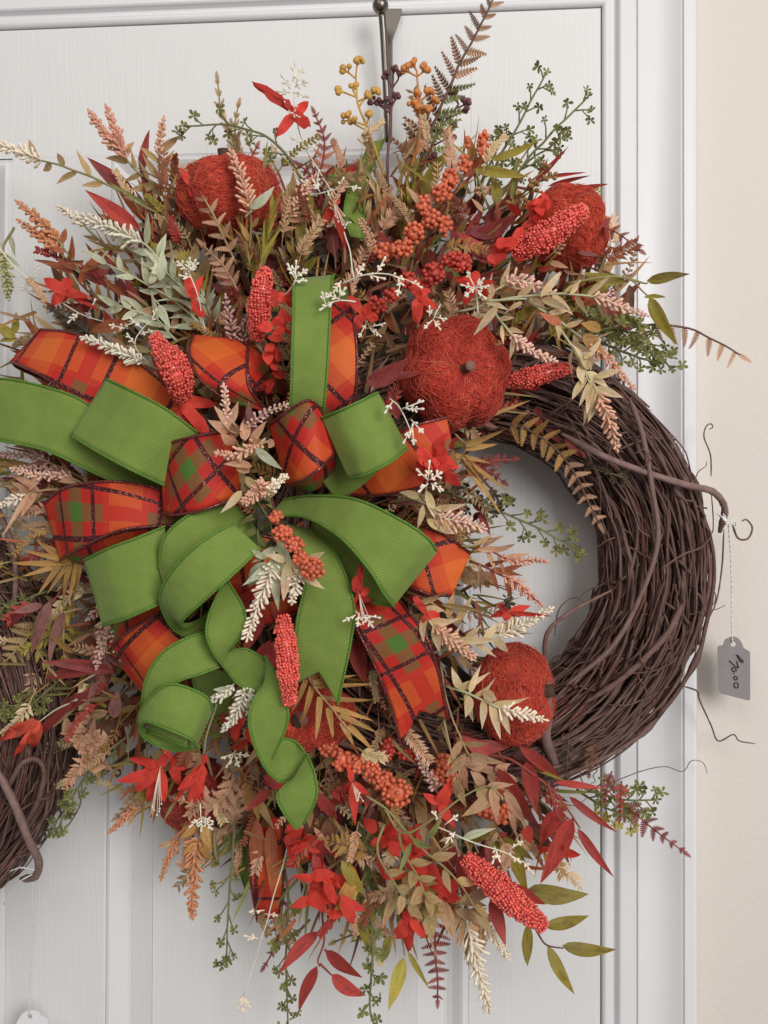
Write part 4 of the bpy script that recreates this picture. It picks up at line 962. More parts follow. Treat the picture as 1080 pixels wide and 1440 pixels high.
whites('white sprig between the plaid ribbon and the beaded spike', [(215, 520, .11), (190, 485, .12), (200, 462, .12), (215, 450, .12)], [(190, 485, -10, -12), (195, 470, 14, -4), (200, 462, -12, -10), (212, 452, 8, -12), (175, 462, -16, -4)], s=12)
leafset('yellow olive leaves at the left edge above the wreath', [[(40, 490, .06), (22, 474, .065)]], [(22, 474, -8, 452, 20), (20, 470, 22, 440, 13), (24, 476, -4, 478, 14)], 'yolive', 'tanstem')
leafset('thin brown curved leaves at the left edge', [[(55, 495, .06), (45, 480, .065)]], [(52, 490, 38, 445, 7), (55, 490, 45, 448, 5), (50, 488, 15, 500, 8)], 'rust', 'redstem')
plume('pale dusty plume hanging at the left edge', [(20, 320, .05), (5, 350, .055), (8, 380, .06), (12, 415, .06)], .6, 12, 'greenb', 'pale', 3, 30, 9)
boxw('green boxwood sprig leaning left at the top', [(430, 262, .06), (400, 215, .08), (362, 186, .085), (310, 176, .085), (258, 178, .085)], 9, 28, 9)
fern('curled tan fern tip standing at the top left', [(345, 260, .06), (328, 200, .075), (312, 160, .08), (306, 112, .08)], 8, 26, 'tan', 'stem', tipmat='tan', spread=30)
fern('small golden fern behind the boxwood at top left', [(345, 240, .06), (330, 190, .07), (336, 148, .07)], 6, 22, 'gold', 'stem', spread=30)
plume('peach plume standing in front of the upper left pumpkin', [(350, 352, .10), (352, 300, .115), (340, 255, .12), (326, 216, .12)], .62, 15, 'peach', 'gold', 3, 30, 9, lob=11)
for (b_, ang, n, Lp, lb) in (((350, 372, .09), 100, 22, 52, 'golden needle tuft in front of the upper left pumpkin'), ((365, 385, .095), 78, 18, 50, 'golden needle tuft right of the peach plume'), ((335, 350, .09), 118, 14, 50, 'golden needle tuft left over the pumpkin face')):
    tuft(lb, b_, ang, 30, n, Lp, 4.5, 'gold' if ang != 78 else 'yolive', sm='stem', stemlen=.95)
leafset('pearly white green pointed leaf on the upper left pumpkin', [[(345, 305, .12), (353, 296, .125)]], [(352, 294, 384, 263, 17)], 'pale', 'palestem', 'oval')
fern('beige pink fern crossing the upper left pumpkin', [(330, 370, .09), (305, 310, .11), (280, 265, .11), (258, 238, .105)], 8, 26, 'peachleaf', 'tanstem')
fern('second beige fern at the foot of the upper left pumpkin', [(335, 410, .085), (312, 370, .095), (285, 345, .10)], 7, 24, 'peachleaf', 'tanstem')
flower('red petal pair on the left side of the upper pumpkin', (268, 262, .105), [(256, 236, 14), (288, 258, 12), (270, 280, 12)], 'petal', 14)
flower('red petals under a white sprig left of the plaid loop', (272, 420, .11), [(262, 386, 20), (280, 392, 16), (288, 448, 20), (270, 405, 22)], 'petal', 20)
whites('white antler sprig above red petals left of the plaid loop', [(290, 470, .10), (277, 410, .12), (264, 380, .122)], [(264, 380, -10, -8), (264, 380, 2, -16), (264, 380, 10, -10), (268, 390, -12, -2), (266, 384, 8, -16)], s=14)
plume('dusky mauve plume above the plaid loop', [(330, 490, .10), (325, 460, .11), (319, 420, .112)], .8, 11, 'mauveb', 'mauve', 2, 24, 8, sm='brownstem', dens=.8)
plume('second mauve plume beside the plaid loop', [(345, 500, .10), (342, 475, .105), (348, 445, .11)], .8, 9, 'mauveb', 'mauve', 2, 20, 8, sm='brownstem', dens=.8)
bead('coral beaded spike standing between plaid loop and green loop', [(362, 475, .115), (366, 425, .13), (373, 380, .132)], 17)
bead('coral beaded spike lying on the left plaid ribbon', [(255, 562, .13), (245, 525, .145), (218, 474, .142)], 18)
bead('twin coral beaded spike beside the one on the plaid ribbon', [(262, 556, .12), (256, 520, .135), (242, 490, .135)], 14)
flower('red petals tucked under the coral spike at left', (250, 560, .115), [(222, 520, 20), (290, 600, 26), (262, 600, 26), (300, 570, 22), (215, 500, 18)], 'petal', 22)
ruffle('ruffled red flower strand left of the tall green loop', [(390, 535, .115), (388, 490, .125), (393, 450, .128), (402, 412, .125)], 18, n=26)
leafy('brown leaf sprig left of the upper pumpkin', [(290, 400, .05), (262, 340, .06), (245, 290, .065)], 9, 46, 15, 'brown', 'brownstem')
leafy('olive brown sprig below the peach plume', [(300, 430, .06), (270, 370, .07), (240, 330, .075)], 8, 42, 15, 'tangreen', 'stem')
leafy('tan sprig rising right of the upper left pumpkin', [(420, 420, .06), (412, 350, .075), (410, 285, .08)], 9, 46, 14, 'tangreen', 'tanstem', 30)
leafy('olive leaf sprig right of the golden tufts', [(400, 430, .06), (425, 370, .075), (430, 310, .08)], 8, 44, 16, 'olive', 'stem', 34)
whites('white antler sprig left of the tall green loop', [(395, 420, .12), (413, 398, .135), (418, 385, .135)], [(415, 392, -8, -16), (415, 392, 2, -18), (415, 390, 12, -10), (413, 395, 16, 0)], s=14)
plume('pink beige plume right of the upper left pumpkin', [(375, 345, .07), (400, 315, .085), (425, 275, .09), (440, 250, .09)], .5, 11, 'peach', 'peachleaf', 5, 34, 9)
# ------------------------------------------------------------------ top centre
flower('red flower with a white centre standing highest at top left', (412, 160, .085), [(360, 115, 14), (404, 122, 14), (434, 145, 18), (430, 168, 24), (396, 182, 20)], 'petal', 16, stamen=(415, 158))
whites('white blossom sprig above the highest red flower', [(470, 300, .06), (430, 210, .075), (415, 160, .085), (412, 130, .09)], [(408, 125, -12, -14), (412, 115, 4, -18), (415, 122, 14, -6), (412, 130, 20, 6), (408, 130, -12, -2), (416, 118, 10, -14)], s=14)
fern('small burgundy fern right of the highest red flower', [(430, 270, .06), (452, 230, .07), (456, 195, .075), (443, 160, .075)], 9, 24, 'rust', 'redstem', tipmat='burg')
fern('burgundy fern bits beside the pumpkin stem', [(455, 290, .06), (440, 250, .07), (420, 232, .075)], 6, 24, 'burg', 'redstem')
fern('small red brown fern above the upper left pumpkin', [(360, 250, .06), (352, 225, .07), (362, 205, .072)], 5, 18, 'rust', 'redstem')
whites('white pink sprig across the green ribbon end', [(440, 275, .085), (465, 268, .09), (500, 262, .09)], [(450, 270, -8, -14), (460, 268, 6, 14), (475, 265, 8, -12), (490, 262, 14, 2), (435, 262, -10, -8), (445, 258, 4, -12)], s=13)
flower('narrow red flower hanging left of the green ribbon end', (470, 285, .095), [(452, 320, 18), (466, 280, 14), (488, 342, 16), (480, 275, 14), (482, 330, 14)], 'petal', 14, stamen=(478, 312), shape='lance')
leafset('dark burgundy leaves left of the green ribbon end', [[(470, 360, .06), (455, 320, .065)]], [(470, 360, 448, 278, 28), (480, 355, 478, 268, 24), (450, 350, 430, 300, 22)], 'burg', 'redstem')
whites('thin pale stem falling from the highest red flower', [(497, 395, .10), (490, 345, .10), (470, 280, .09), (440, 225, .085), (420, 195, .085)], [(425, 200, -14, -4), (430, 210, 12, -8), (470, 315, -10, 2), (480, 318, 10, -4)], s=10)
buds('golden yellow bud sprig at top centre', [(545, 260, .06), (522, 195, .078), (505, 150, .082), (500, 110, .082)], [(490, 102), (502, 92), (484, 130), (497, 128), (524, 132), (512, 140), (492, 168), (500, 175), (518, 168)], 'goldbud')
buds('dark burgundy bud sprig just right of the steel rod', [(545, 290, .06), (545, 220, .07), (552, 150, .072), (553, 110, .072)], [(545, 112), (560, 112), (553, 104), (555, 142), (545, 150), (528, 146), (536, 150)], 'burgbud', br=3.8)
buds('amber bud sprig right of the steel rod', [(570, 260, .06), (588, 200, .075), (590, 150, .078), (586, 100, .078)], [(584, 96), (576, 102), (594, 102), (586, 140), (600, 135), (608, 148), (590, 160), (600, 162), (582, 152)], 'amberbud')
buds('dark burgundy bud sprig along the tall fern', [(575, 290, .05), (590, 240, .06), (615, 190, .065), (645, 145, .065)], [(652, 148), (640, 138), (648, 158), (622, 172), (632, 180), (612, 190), (600, 205), (628, 195), (605, 225)], 'burgbud', br=4.2)
fern('tall fern frond reaching the top edge, green below and brown at the tip', [(575, 268, .06), (608, 180, .07), (645, 95, .075), (672, 42, .075), (694, -3, .072)], 14, 50, 'green', 'brownstem', w=.26, t0=.12, tipmat='ferntip', taper=.6, mid='brown', r=2.6)
for (b_, ang, n, Lp, m_, lb) in (((540, 352, .07), 96, 26, 44, 'tangreen', 'olive tan rosemary sprig standing at top centre'), ((512, 345, .075), 92, 22, 42, 'tangreen', 'olive tan rosemary sprig just right of the green ribbon end'), ((565, 345, .07), 80, 20, 42, 'olive', 'olive rosemary sprig leaning right at top centre'), ((550, 300, .06), 74, 14, 44, 'tangreen', 'slim rosemary sprig below the amber buds')):
    tuft(lb, b_, ang, 32, n, Lp, 6, m_, shape='blade', stemlen=1.35)
leafset('broad olive leaf pointing up right at top centre', [[(600, 330, .07), (595, 300, .075)]], [(592, 275, 640, 206, 30, 'olive'), (600, 300, 580, 245, 26, 'rust'), (590, 320, 640, 270, 24, 'rust')], 'olive', 'stem')
leafset('orange brown leaf beside the top orange berries', [[(675, 300, .07), (665, 240, .08)]], [(665, 240, 660, 190, 18, 'gold'), (650, 250, 690, 212, 16, 'rust')], 'rust', 'brownstem')
berries('orange berry sprig rising highest at the upper right', [(600, 340, .08), (640, 270, .09), (668, 215, .095), (680, 185, .095)], [(680, 205, .095, 7, 22, 20), (657, 200, .092, 4, 6, 5), (654, 230, .095, 8, 10, 12)])
berries('long curving string of orange berries from pumpkin to top', [(530, 375, .09), (570, 350, .10), (610, 290, .10), (635, 245, .10)], [(633, 252, .10, 9, 14, 20), (622, 272, .102, 12, 12, 22), (596, 288, .10, 9, 12, 16), (607, 308, .105, 13, 11, 22), (625, 318, .10, 9, 14, 16), (582, 328, .106, 13, 14, 26), (565, 350, .105, 14, 12, 26), (540, 355, .10, 12, 12, 22)], mat='berry')
berries('red orange berry sprig above the right pumpkin', [(520, 440, .09), (570, 400, .10), (620, 370, .105)], [(640, 365, .105, 20, 9, 30), (610, 385, .105, 14, 14, 28), (650, 372, .108, 12, 10, 20), (575, 395, .10, 14, 10, 22), (530, 430, .10, 12, 12, 22), (550, 415, .10, 10, 9, 16), (595, 405, .10, 10, 9, 16)], mat='redberry')
boxw('tall green boxwood sprig left of two at the upper right', [(675, 290, .06), (700, 225, .075), (735, 165, .08), (768, 100, .08)], 9, 30, 8, extra=())
boxw('green boxwood sprig tip leaning toward the door frame', [(690, 300, .06), (745, 220, .075), (795, 168, .08), (828, 135, .08)], 9, 34, 8)
boxw('short green boxwood sprig under the curved olive leaf', [(680, 310, .06), (735, 235, .07), (790, 195, .078)], 7, 26, 8)
boxw('short boxwood sprig between orange berries and olive leaves', [(660, 290, .055), (690, 230, .065), (705, 190, .07)], 6, 22, 8)
leafset('curved olive leaves at the upper right before the boxwood', [[(690, 300, .08), (672, 250, .09), (668, 240, .09)]], [(666, 238, 745, 250, 18), (690, 225, 756, 205, 14), (700, 290, 690, 235, 20)], 'olive', 'stem')
leafset('fan of narrow red leaves above the far upper right pumpkin', [[(745, 300, .07), (750, 270, .075)]], [(750, 265, 775, 210, 8), (755, 255, 802, 206, 8), (760, 250, 824, 240, 7), (770, 262, 834, 246, 8), (800, 272, 856, 258, 11)], 'red', 'redstem')
buds('golden brown seed tuft above the far right pumpkin', [(720, 320, .07), (730, 285, .08), (745, 255, .085)], [(765, 240), (760, 255), (772, 250), (745, 270), (725, 280), (735, 290), (718, 292), (748, 262)], 'brownbud', br=3, n=5)
ruffle('bright red flower left of the coral spike at upper right', [(740, 308, .10), (762, 296, .105)], 26, 'petal', n=12)
ruffle('second bright red flower below the first at upper right', [(700, 345, .10), (725, 348, .105)], 24, 'petal', n=11)
bead('coral beaded spike lying across the far upper right pumpkin', [(725, 358, .10), (770, 330, .11), (820, 296, .108)], 20, tipr=.5)
fern('burgundy fern tip crossing onto the door frame', [(800, 320, .09), (845, 318, .09), (870, 330, .088), (900, 352, .085)], 7, 22, 'burg', 'redstem', taper=.8, r=1.6)
leafset('burgundy leaves radiating above the right pumpkin', [[(640, 360, .07), (680, 320, .08)]], [(650, 350, 690, 285, 24), (660, 340, 730, 300, 26), (640, 350, 640, 290, 24), (660, 355, 740, 345, 22), (690, 370, 640, 330, 26, 'red'), (700, 330, 645, 322, 24), (680, 320, 720, 270, 22)], 'burg', 'redstem')
leafset('dark red leaves behind the long berry string', [[(600, 420, .06), (640, 400, .07)]], [(620, 400, 560, 300, 26), (640, 400, 600, 330, 30), (600, 410, 530, 330, 28), (660, 410, 700, 380, 24)], 'burg', 'redstem')
leafy('rust leaf sprig left of the tall fern foot', [(560, 400, .05), (585, 330, .06), (600, 270, .065)], 9, 48, 17, 'rust', 'redstem', 38)
leafset('brown leaves above the tall green loop', [[(440, 400, .05), (450, 340, .06)]], [(440, 360, 425, 285, 26), (455, 350, 440, 290, 24), (420, 400, 400, 330, 26), (480, 380, 530, 330, 22), (500, 390, 560, 370, 22)], 'brown', 'brownstem')
boxw('dark cone-like sprig above the tall green loop', [(440, 400, .06), (442, 370, .07), (440, 340, .072)], 8, 18, 12, 'dark', 'darkstem')
# ------------------------------------------------------------------ right of the bow, upper
whites('cream sprig above the plaid loop right of the green loop', [(480, 400, .12), (510, 388, .13), (540, 384, .13), (575, 395, .128)], [(500, 390, 10, -12), (515, 386, 18, 6), (530, 384, 8, -14), (545, 385, 16, 8), (565, 390, -6, 22), (575, 395, 12, 10), (480, 395, -10, 12)], s=15, mat='cream')
whites('white lobed sprig on the edge of the tall green loop', [(500, 425, .145), (475, 422, .152), (455, 428, .152)], [(480, 422, -14, -6), (470, 424, -14, 8), (475, 420, 8, -12), (458, 428, -4, -10)], s=15)
flower('small red flowers under the cream sprig', (508, 440, .125), [(492, 415, 18), (525, 430, 20), (500, 465, 18), (530, 450, 20)], 'petal', 18)
flower('red drooping flower above the large pumpkin', (590, 418, .135), [(575, 400, 18), (590, 458, 26), (605, 450, 22), (608, 430, 16), (600, 405, 16)], 'petal', 20)
flower('red flower with white centre above the large pumpkin', (668, 400, .13), [(640, 392, 20), (665, 378, 24), (695, 395, 20), (690, 415, 20), (650, 425, 20)], 'petal', 22)
whites('white star sprig in the red flower above the pumpkin', [(672, 440, .135), (668, 405, .142)], [(668, 405, -16, -4), (668, 405, -8, -16), (668, 405, 10, -14), (668, 405, 16, -2), (668, 405, 10, 12), (668, 405, -12, 10)], s=13)
whites('white sprig on the rim of the large pumpkin', [(620, 430, .125), (608, 450, .14)], [(608, 450, -8, 8), (610, 450, 6, 10), (612, 446, 14, 2), (604, 446, 0, -10)], s=12)
whites('whitish sprig hanging left of the large pumpkin', [(505, 440, .11), (520, 460, .12), (528, 470, .12)], [(520, 460, 20, -4), (524, 462, 10, 8), (515, 455, -10, 14)], s=11)
bead('coral beaded spike pointing right behind the large pumpkin', [(712, 538, .085), (755, 528, .095), (800, 517, .095)], 14, tipr=.6)
flower('dark red petals under the coral spike by the large pumpkin', (715, 540, .085), [(757, 548, 16), (750, 535, 16), (740, 560, 16)], 'petal', 16)
berries('orange berries peeking out under the large pumpkin', [(690, 560, .06), (712, 568, .07)], [(722, 566, .07, 9, 9, 14), (706, 572, .07, 9, 7, 12)], mat='berry')
leafset('maroon leaf with veins left of the large pumpkin', [[(500, 545, .11), (520, 535, .125)]], [(515, 540, 575, 508, 34), (530, 530, 605, 520, 16), (560, 590, 548, 545, 18)], 'burg', 'redstem', 'oval')
whites('white sprigs drooping in front of the plaid loop', [(548, 560, .15), (565, 580, .165), (580, 610, .168)], [(565, 575, 22, -8), (570, 575, 24, 0), (580, 600, -10, 16), (580, 600, 2, 20), (578, 590, 14, 14), (552, 565, -8, 10)], s=14)
ST = 'tanstem'
plume('cream pink plume over the red flower at upper right', [(640, 430, .10), (690, 412, .115), (730, 395, .12), (775, 412, .12)], .45, 13, 'pinkb', 'cream', 6, 40, 11, sm='palestem', t0=.2)
plume('peach pink plume pointing right with curled cream leaves', [(640, 440, .10), (730, 418, .12), (820, 415, .125), (905, 442, .12)], .27, 10, 'pinkb', 'cream', 8, 38, 10, sm='palestem', t0=.35)
plume('orange beige plume in the middle of the bare vines top', [(740, 420, .11), (800, 462, .12), (845, 495, .122), (888, 542, .12)], .42, 9, 'peachp', 'cream', 6, 36, 9, sm='palestem', t0=.2)
plume('whitish plume hanging just right of the large pumpkin', [(690, 430, .11), (715, 465, .125), (740, 490, .126), (778, 506, .125)], .5, 10, 'pinkb', 'cream', 4, 34, 9, sm='palestem')
plume('large peach plume hanging furthest down over the vines', [(760, 430, .11), (800, 480, .12), (835, 540, .125), (852, 580, .125), (868, 626, .12)], .34, 14, 'peach', 'cream', 8, 46, 12, sm='palestem', lob=12, t0=.3)
leafset('tan bracts at the neck of the hanging peach plume', [[(815, 500, .12), (830, 540, .127)]], [(825, 530, 797, 570, 13), (835, 530, 815, 580, 11), (828, 520, 812, 490, 14), (838, 530, 875, 520, 13), (835, 545, 828, 590, 13), (820, 505, 850, 475, 12)], 'cream', 'palestem')
leafset('cream curled leaves above the large pumpkin', [[(680, 425, .125), (740, 420, .13)]], [(700, 430, 672, 470, 14), (735, 425, 705, 440, 10), (760, 420, 800, 435, 14), (760, 418, 790, 385, 12), (800, 415, 830, 380, 10), (690, 420, 690, 395, 12)], 'cream', 'palestem')
leafset('golden brown leaf pair among the peach plumes', [[(770, 440, .12), (790, 460, .125)]], [(790, 455, 760, 438, 18, 'rust'), (820, 470, 850, 500, 22, 'gold'), (845, 465, 812, 450, 18, 'gold')], 'gold', 'tanstem')
leafset('olive leaf branch reaching furthest right with leaf on the wall', [[(800, 400, .09), (850, 388, .095), (885, 392, .09), (905, 410, .085), (915, 420, .085)], [(880, 390, .09), (905, 398, .085), (912, 398, .085)]], [(909, 395, 976, 388, 21), (913, 418, 949, 482, 23), (878, 396, 820, 384, 20), (885, 400, 892, 440, 14, 'brown'), (905, 418, 940, 416, 7)], 'olive', 'stem', 'lance', r=1.8)
leafset('maroon leaf under the olive branch', [[(840, 430, .08), (850, 432, .088)]], [(850, 430, 885, 465, 22)], 'burg', 'redstem')
leafy('olive brown leaves behind the peach plumes', [(760, 440, .06), (810, 420, .07), (850, 430, .075)], 9, 44, 18, 'olive', 'stem', 40)
fern('amber fern frond reaching out over the beige wall', [(850, 465, .075), (900, 458, .08), (950, 458, .08), (1000, 475, .078), (1040, 500, .078)], 9, 38, 'gold', 'brownstem', sides=(-1,), taper=.45, tipmat='orangefern' if 'orangefern' in L else 'peachleaf', w=.24, spread=70)
for (pts, lb) in (([(820, 470, .08), (870, 460, .09), (905, 480, .09)], 'green boxwood bunch on top of the bare vines, upper part'), ([(840, 480, .08), (890, 500, .09), (925, 510, .088)], 'green boxwood bunch on top of the bare vines, right part'), ([(850, 465, .075), (900, 470, .085), (945, 520, .08)], 'green boxwood bunch at the outer shoulder of the bare vines'), ([(800, 450, .07), (850, 450, .08), (880, 455, .085)], 'dark boxwood bunch under the maroon leaf')):
    boxw(lb, pts, 11, 22, 9, 'green', spread=50, t0=.1)
# burgundy pods on the vines
leafset('burgundy pods on dark stalks at the inner edge of the vines', [[(745, 565, .06), (770, 585, .07)], [(760, 600, .07), (795, 620, .085)]], [(765, 583, 826, 580, 26), (793, 618, 868, 640, 34), (770, 600, 790, 622, 14), (820, 575, 790, 600, 18), (755, 570, 762, 612, 18)], 'burg', 'brownstem', 'oval')
boxw('grey green moss bits at the inner edge of the vines', [(800, 640, .06), (840, 660, .08), (880, 672, .09)], 8, 16, 6, 'dark', 'stem', r=1.0)
# ------------------------------------------------------------------ inside the opening
fern('golden fern arching down inside the wreath opening', [(690, 592, .07), (745, 605, .08), (790, 640, .085), (820, 690, .085), (841, 735, .082)], 12, 30, 'gold', 'brownstem', tipmat='peachleaf', taper=.6, spread=62)
leafset('long golden blades left inside the opening', [[(640, 610, .09), (655, 625, .095)]], [(655, 625, 715, 605, 10), (655, 630, 700, 625, 10), (650, 640, 700, 700, 7), (660, 650, 720, 695, 7), (655, 655, 712, 720, 6), (640, 640, 690, 650, 8), (650, 645, 680, 690, 8)], 'gold', 'tanstem', 'blade')
fern('tiny dark red star sprig inside the opening', [(655, 665, .08), (690, 650, .085), (722, 646, .085)], 6, 18, 'burg', 'redstem', w=.5)
fern('second dark red star sprig inside the opening, lower', [(660, 650, .08), (690, 665, .085), (708, 678, .085)], 5, 16, 'burg', 'redstem', w=.5)
boxw('green boxwood sprig reaching right inside the opening', [(620, 690, .08), (680, 712, .09), (740, 735, .09), (812, 772, .088)], 12, 30, 9)
boxw('dark boxwood sprig at the foot of the opening sprig', [(600, 680, .08), (650, 700, .09), (700, 712, .09)], 9, 26, 9, 'dark', 'greenstem')
leafset('cream and tan leaves right of the green loop', [[(570, 700, .12), (600, 710, .13), (625, 735, .13)]], [(600, 690, 612, 730, 15), (595, 710, 588, 745, 10), (610, 715, 660, 712, 14), (600, 730, 640, 752, 16), (620, 735, 635, 755, 14), (590, 700, 560, 690, 14)], 'cream', 'palestem')
plume('peach cream plume pointing right of the green loop', [(585, 715, .12), (620, 728, .13), (650, 735, .13), (678, 742, .128)], .65, 14, 'pinkb', 'tan', 4, 34, 11, sm='palestem')
whites('cream star leaves below the plaid loop', [(600, 700, .13), (602, 680, .145), (604, 665, .15)], [(602, 675, -10, -10), (602, 672, 2, -16), (604, 675, 12, -10), (602, 680, -8, 8), (606, 680, 10, 6)], s=16, mat='cream')
ruffle('sheer red flower draped over the right plaid loop', [(590, 640, .135), (625, 648, .138)], 32, 'petal', n=11)
flower('coral petals beside the cream leaves in the opening', (675, 720, .09), [(660, 740, 12), (690, 748, 14), (665, 700, 14), (680, 700, 10)], 'burg', 12, shape='lance')
plume('thin coral plume with tan bracts in the opening', [(655, 768, .11), (690, 775, .12), (720, 788, .12), (764, 790, .12)], .5, 8, 'peachp', 'peachleaf', 5, 36, 8, sm='redstem')
plume('curving coral plume above the red flower in the opening', [(660, 790, .11), (690, 800, .12), (725, 820, .12), (758, 848, .12)], .5, 9, 'peachp', 'rust', 4, 34, 10, sm='redstem')
leafset('olive tan star leaves at the left of the coral plumes', [[(648, 768, .12), (670, 770, .12)]], [(665, 768, 695, 748, 7, 'tangreen'), (670, 772, 722, 772, 12, 'peachleaf'), (675, 790, 675, 840, 7, 'tan'), (690, 800, 735, 812, 13, 'rust')], 'tan', 'stem')
flower('flat bright red flower on the cream plume in the opening', (715, 862, .12), [(684, 866, 14), (700, 848, 16), (745, 852, 16), (748, 868, 12), (712, 875, 18), (770, 862, 8)], 'petal', 16, shape='lance')
boxw('tiny dark star above the flat red flower', [(718, 855, .12), (716, 848, .124), (713, 842, .125)], 1, 6, 8, 'dark', 'darkstem', r=.8)
plume('cream plume pointing right above the orange pumpkin', [(605, 920, .11), (660, 905, .12), (710, 890, .12), (772, 858, .118)], .42, 12, 'creamb', 'cream', 7, 40, 12, sm='palestem', t0=.15)
plume('peach plume drooping right of the plaid tail', [(590, 850, .12), (610, 880, .13), (635, 900, .132), (662, 922, .13)], .62, 14, 'peach', 'cream', 4, 40, 16, sm='palestem')
leafset('tan leaves spread right of the plaid tail top', [[(570, 830, .11), (610, 850, .12), (640, 870, .12)]], [(580, 850, 640, 835, 14), (600, 870, 575, 862, 18), (620, 850, 685, 855, 10), (630, 870, 640, 832, 14), (640, 880, 660, 840, 12), (600, 860, 640, 890, 16, 'cream'), (640, 900, 700, 900, 13, 'cream'), (580, 860, 560, 880, 12)], 'tangreen', 'tanstem')
flower('red petals above the plaid tail', (600, 862, .13), [(585, 845, 14), (618, 868, 18), (598, 880, 14)], 'petal', 16)
flower('red petals with white stamens below the green loop', (505, 835, .145), [(485, 858, 12), (505, 800, 12), (520, 845, 18), (500, 820, 20), (518, 830, 16)], 'petal', 16, stamen=(518, 875))
whites('white sprig over the top of the plaid tail', [(500, 860, .15), (510, 870, .155)], [(505, 862, -2, 18), (510, 862, 10, 16), (512, 865, 16, 4), (500, 865, -12, 10)], s=12)
leafset('red petals behind the plaid tail', [[(500, 880, .09), (505, 900, .10)]], [(580, 850, 590, 800, 26, 'red'), (500, 900, 515, 960, 30, 'red'), (520, 930, 545, 990, 24, 'burg')], 'red', 'redstem')
plume('coral pink plume left of the plaid tail foot', [(500, 930, .08), (520, 960, .09), (538, 992, .09)], .7, 9, 'peachp', 'rust', 2, 20, 7, sm='redstem')
# ------------------------------------------------------------------ heart of the bow
plume('rosy tan plume pointing up from the bow centre', [(345, 640, .16), (325, 610, .172), (318, 575, .175), (315, 545, .175)], .5, 10, 'pinkb', 'peachleaf', 4, 34, 16, sm='tanstem', dens=.9)
plume('pale mauve plume pointing right from the bow centre', [(340, 625, .16), (355, 595, .172), (375, 580, .175), (398, 570, .175)], .6, 9, 'mauveb', 'mauve', 3, 34, 10, sm='tanstem', dens=.8)
leafset('tan star bracts at the bow centre', [[(340, 700, .15), (342, 640, .172)]], [(335, 610, 300, 572, 18, 'peachleaf'), (345, 620, 338, 580, 20, 'peachleaf'), (350, 625, 378, 590, 14), (345, 640, 375, 618, 16, 'cream'), (350, 665, 330, 640, 22), (345, 670, 375, 700, 18, 'cream'), (340, 690, 310, 720, 16, 'cream'), (345, 600, 352, 560, 10, 'mauve'), (355, 655, 320, 650, 14)], 'peachleaf', 'tanstem')
plume('peach plume pointing left at the bow centre', [(378, 620, .165), (355, 628, .175), (330, 640, .178), (308, 638, .178)], .8, 12, 'peach', 'peachleaf', 2, 24, 12, sm='tanstem')
leafset('waxy white green leaf at the bow centre', [[(350, 625, .17), (360, 632, .178)]], [(359, 630, 396, 656, 17)], 'pale', 'palestem', 'oval')
plume('round rosy floret head below the bow centre', [(375, 680, .16), (362, 690, .175), (345, 705, .178)], .9, 16, 'peach', 'cream', 2, 24, 12, lob=7, dens=1.6)
plume('green cream bud head right of the rosy floret head', [(365, 705, .16), (382, 688, .172), (400, 672, .172)], .6, 10, 'creamb', 'cream', 3, 34, 11, lob=7, dens=1.5)
leafy('grey green leaves falling below the bow centre', [(345, 680, .14), (375, 725, .155), (385, 760, .155)], 12, 30, 10, 'dark', 'greenstem', 50, .05)
leafy('dull green sprig between the green loops', [(370, 690, .14), (362, 740, .152), (370, 790, .15)], 10, 34, 11, 'green', 'greenstem', 45, .05)
berries('orange berry sprig hanging at the heart of the bow', [(380, 690, .15), (392, 735, .165), (420, 785, .17), (440, 805, .17)], [(388, 727, .165, 8, 8, 12), (397, 750, .17, 13, 10, 26), (414, 766, .172, 12, 10, 22), (424, 785, .17, 11, 9, 18), (440, 800, .174, 16, 14, 34)], mat='berry')
leafset('cream bracts around the heart berries', [[(385, 770, .155), (400, 785, .165)]], [(400, 790, 380, 780, 14), (410, 790, 455, 830, 18), (430, 785, 458, 778, 12), (405, 790, 400, 845, 20), (385, 775, 395, 860, 22, 'pale'), (375, 790, 340, 835, 24, 'pale'), (372, 785, 352, 770, 14, 'pale')], 'cream', 'palestem', 'oval')
plume('long white plume hanging below the bow centre', [(388, 770, .155), (378, 810, .165), (362, 850, .166), (350, 895, .165)], .82, 15, 'creamb', 'pale', 4, 50, 16, sm='palestem', lob=11)
plume('short white plume below the heart berries', [(425, 790, .155), (418, 815, .165), (412, 842, .165)], .8, 12, 'creamb', 'cream', 2, 30, 12, sm='palestem')
bead('coral beaded spike hanging between the green ribbon tails', [(398, 868, .16), (404, 920, .168), (407, 988, .165)], 17)
leafset('dull red leaves deep below the bow centre', [[(380, 850, .11), (400, 900, .11)]], [(370, 860, 340, 920, 24), (380, 900, 350, 980, 28), (420, 860, 430, 940, 24), (390, 900, 370, 960, 28), (350, 830, 320, 900, 24)], 'red', 'redstem')
plume('white plume left of the green curl tail', [(350, 930, .125), (330, 960, .138), (318, 975, .14), (290, 985, .14)], .5, 10, 'whiteb', 'pale', 2, 24, 10, sm='palestem')
plume('white plume between the two curled green tails', [(350, 950, .13), (342, 985, .142), (330, 1005, .142), (315, 1025, .14)], .8, 12, 'whiteb', 'pale', 2, 26, 10, sm='palestem')
plume('small white plume right of the green curl', [(340, 950, .13), (355, 975, .14), (348, 1000, .14)], .6, 8, 'whiteb', 'pale', 1, 20, 8, sm='palestem')
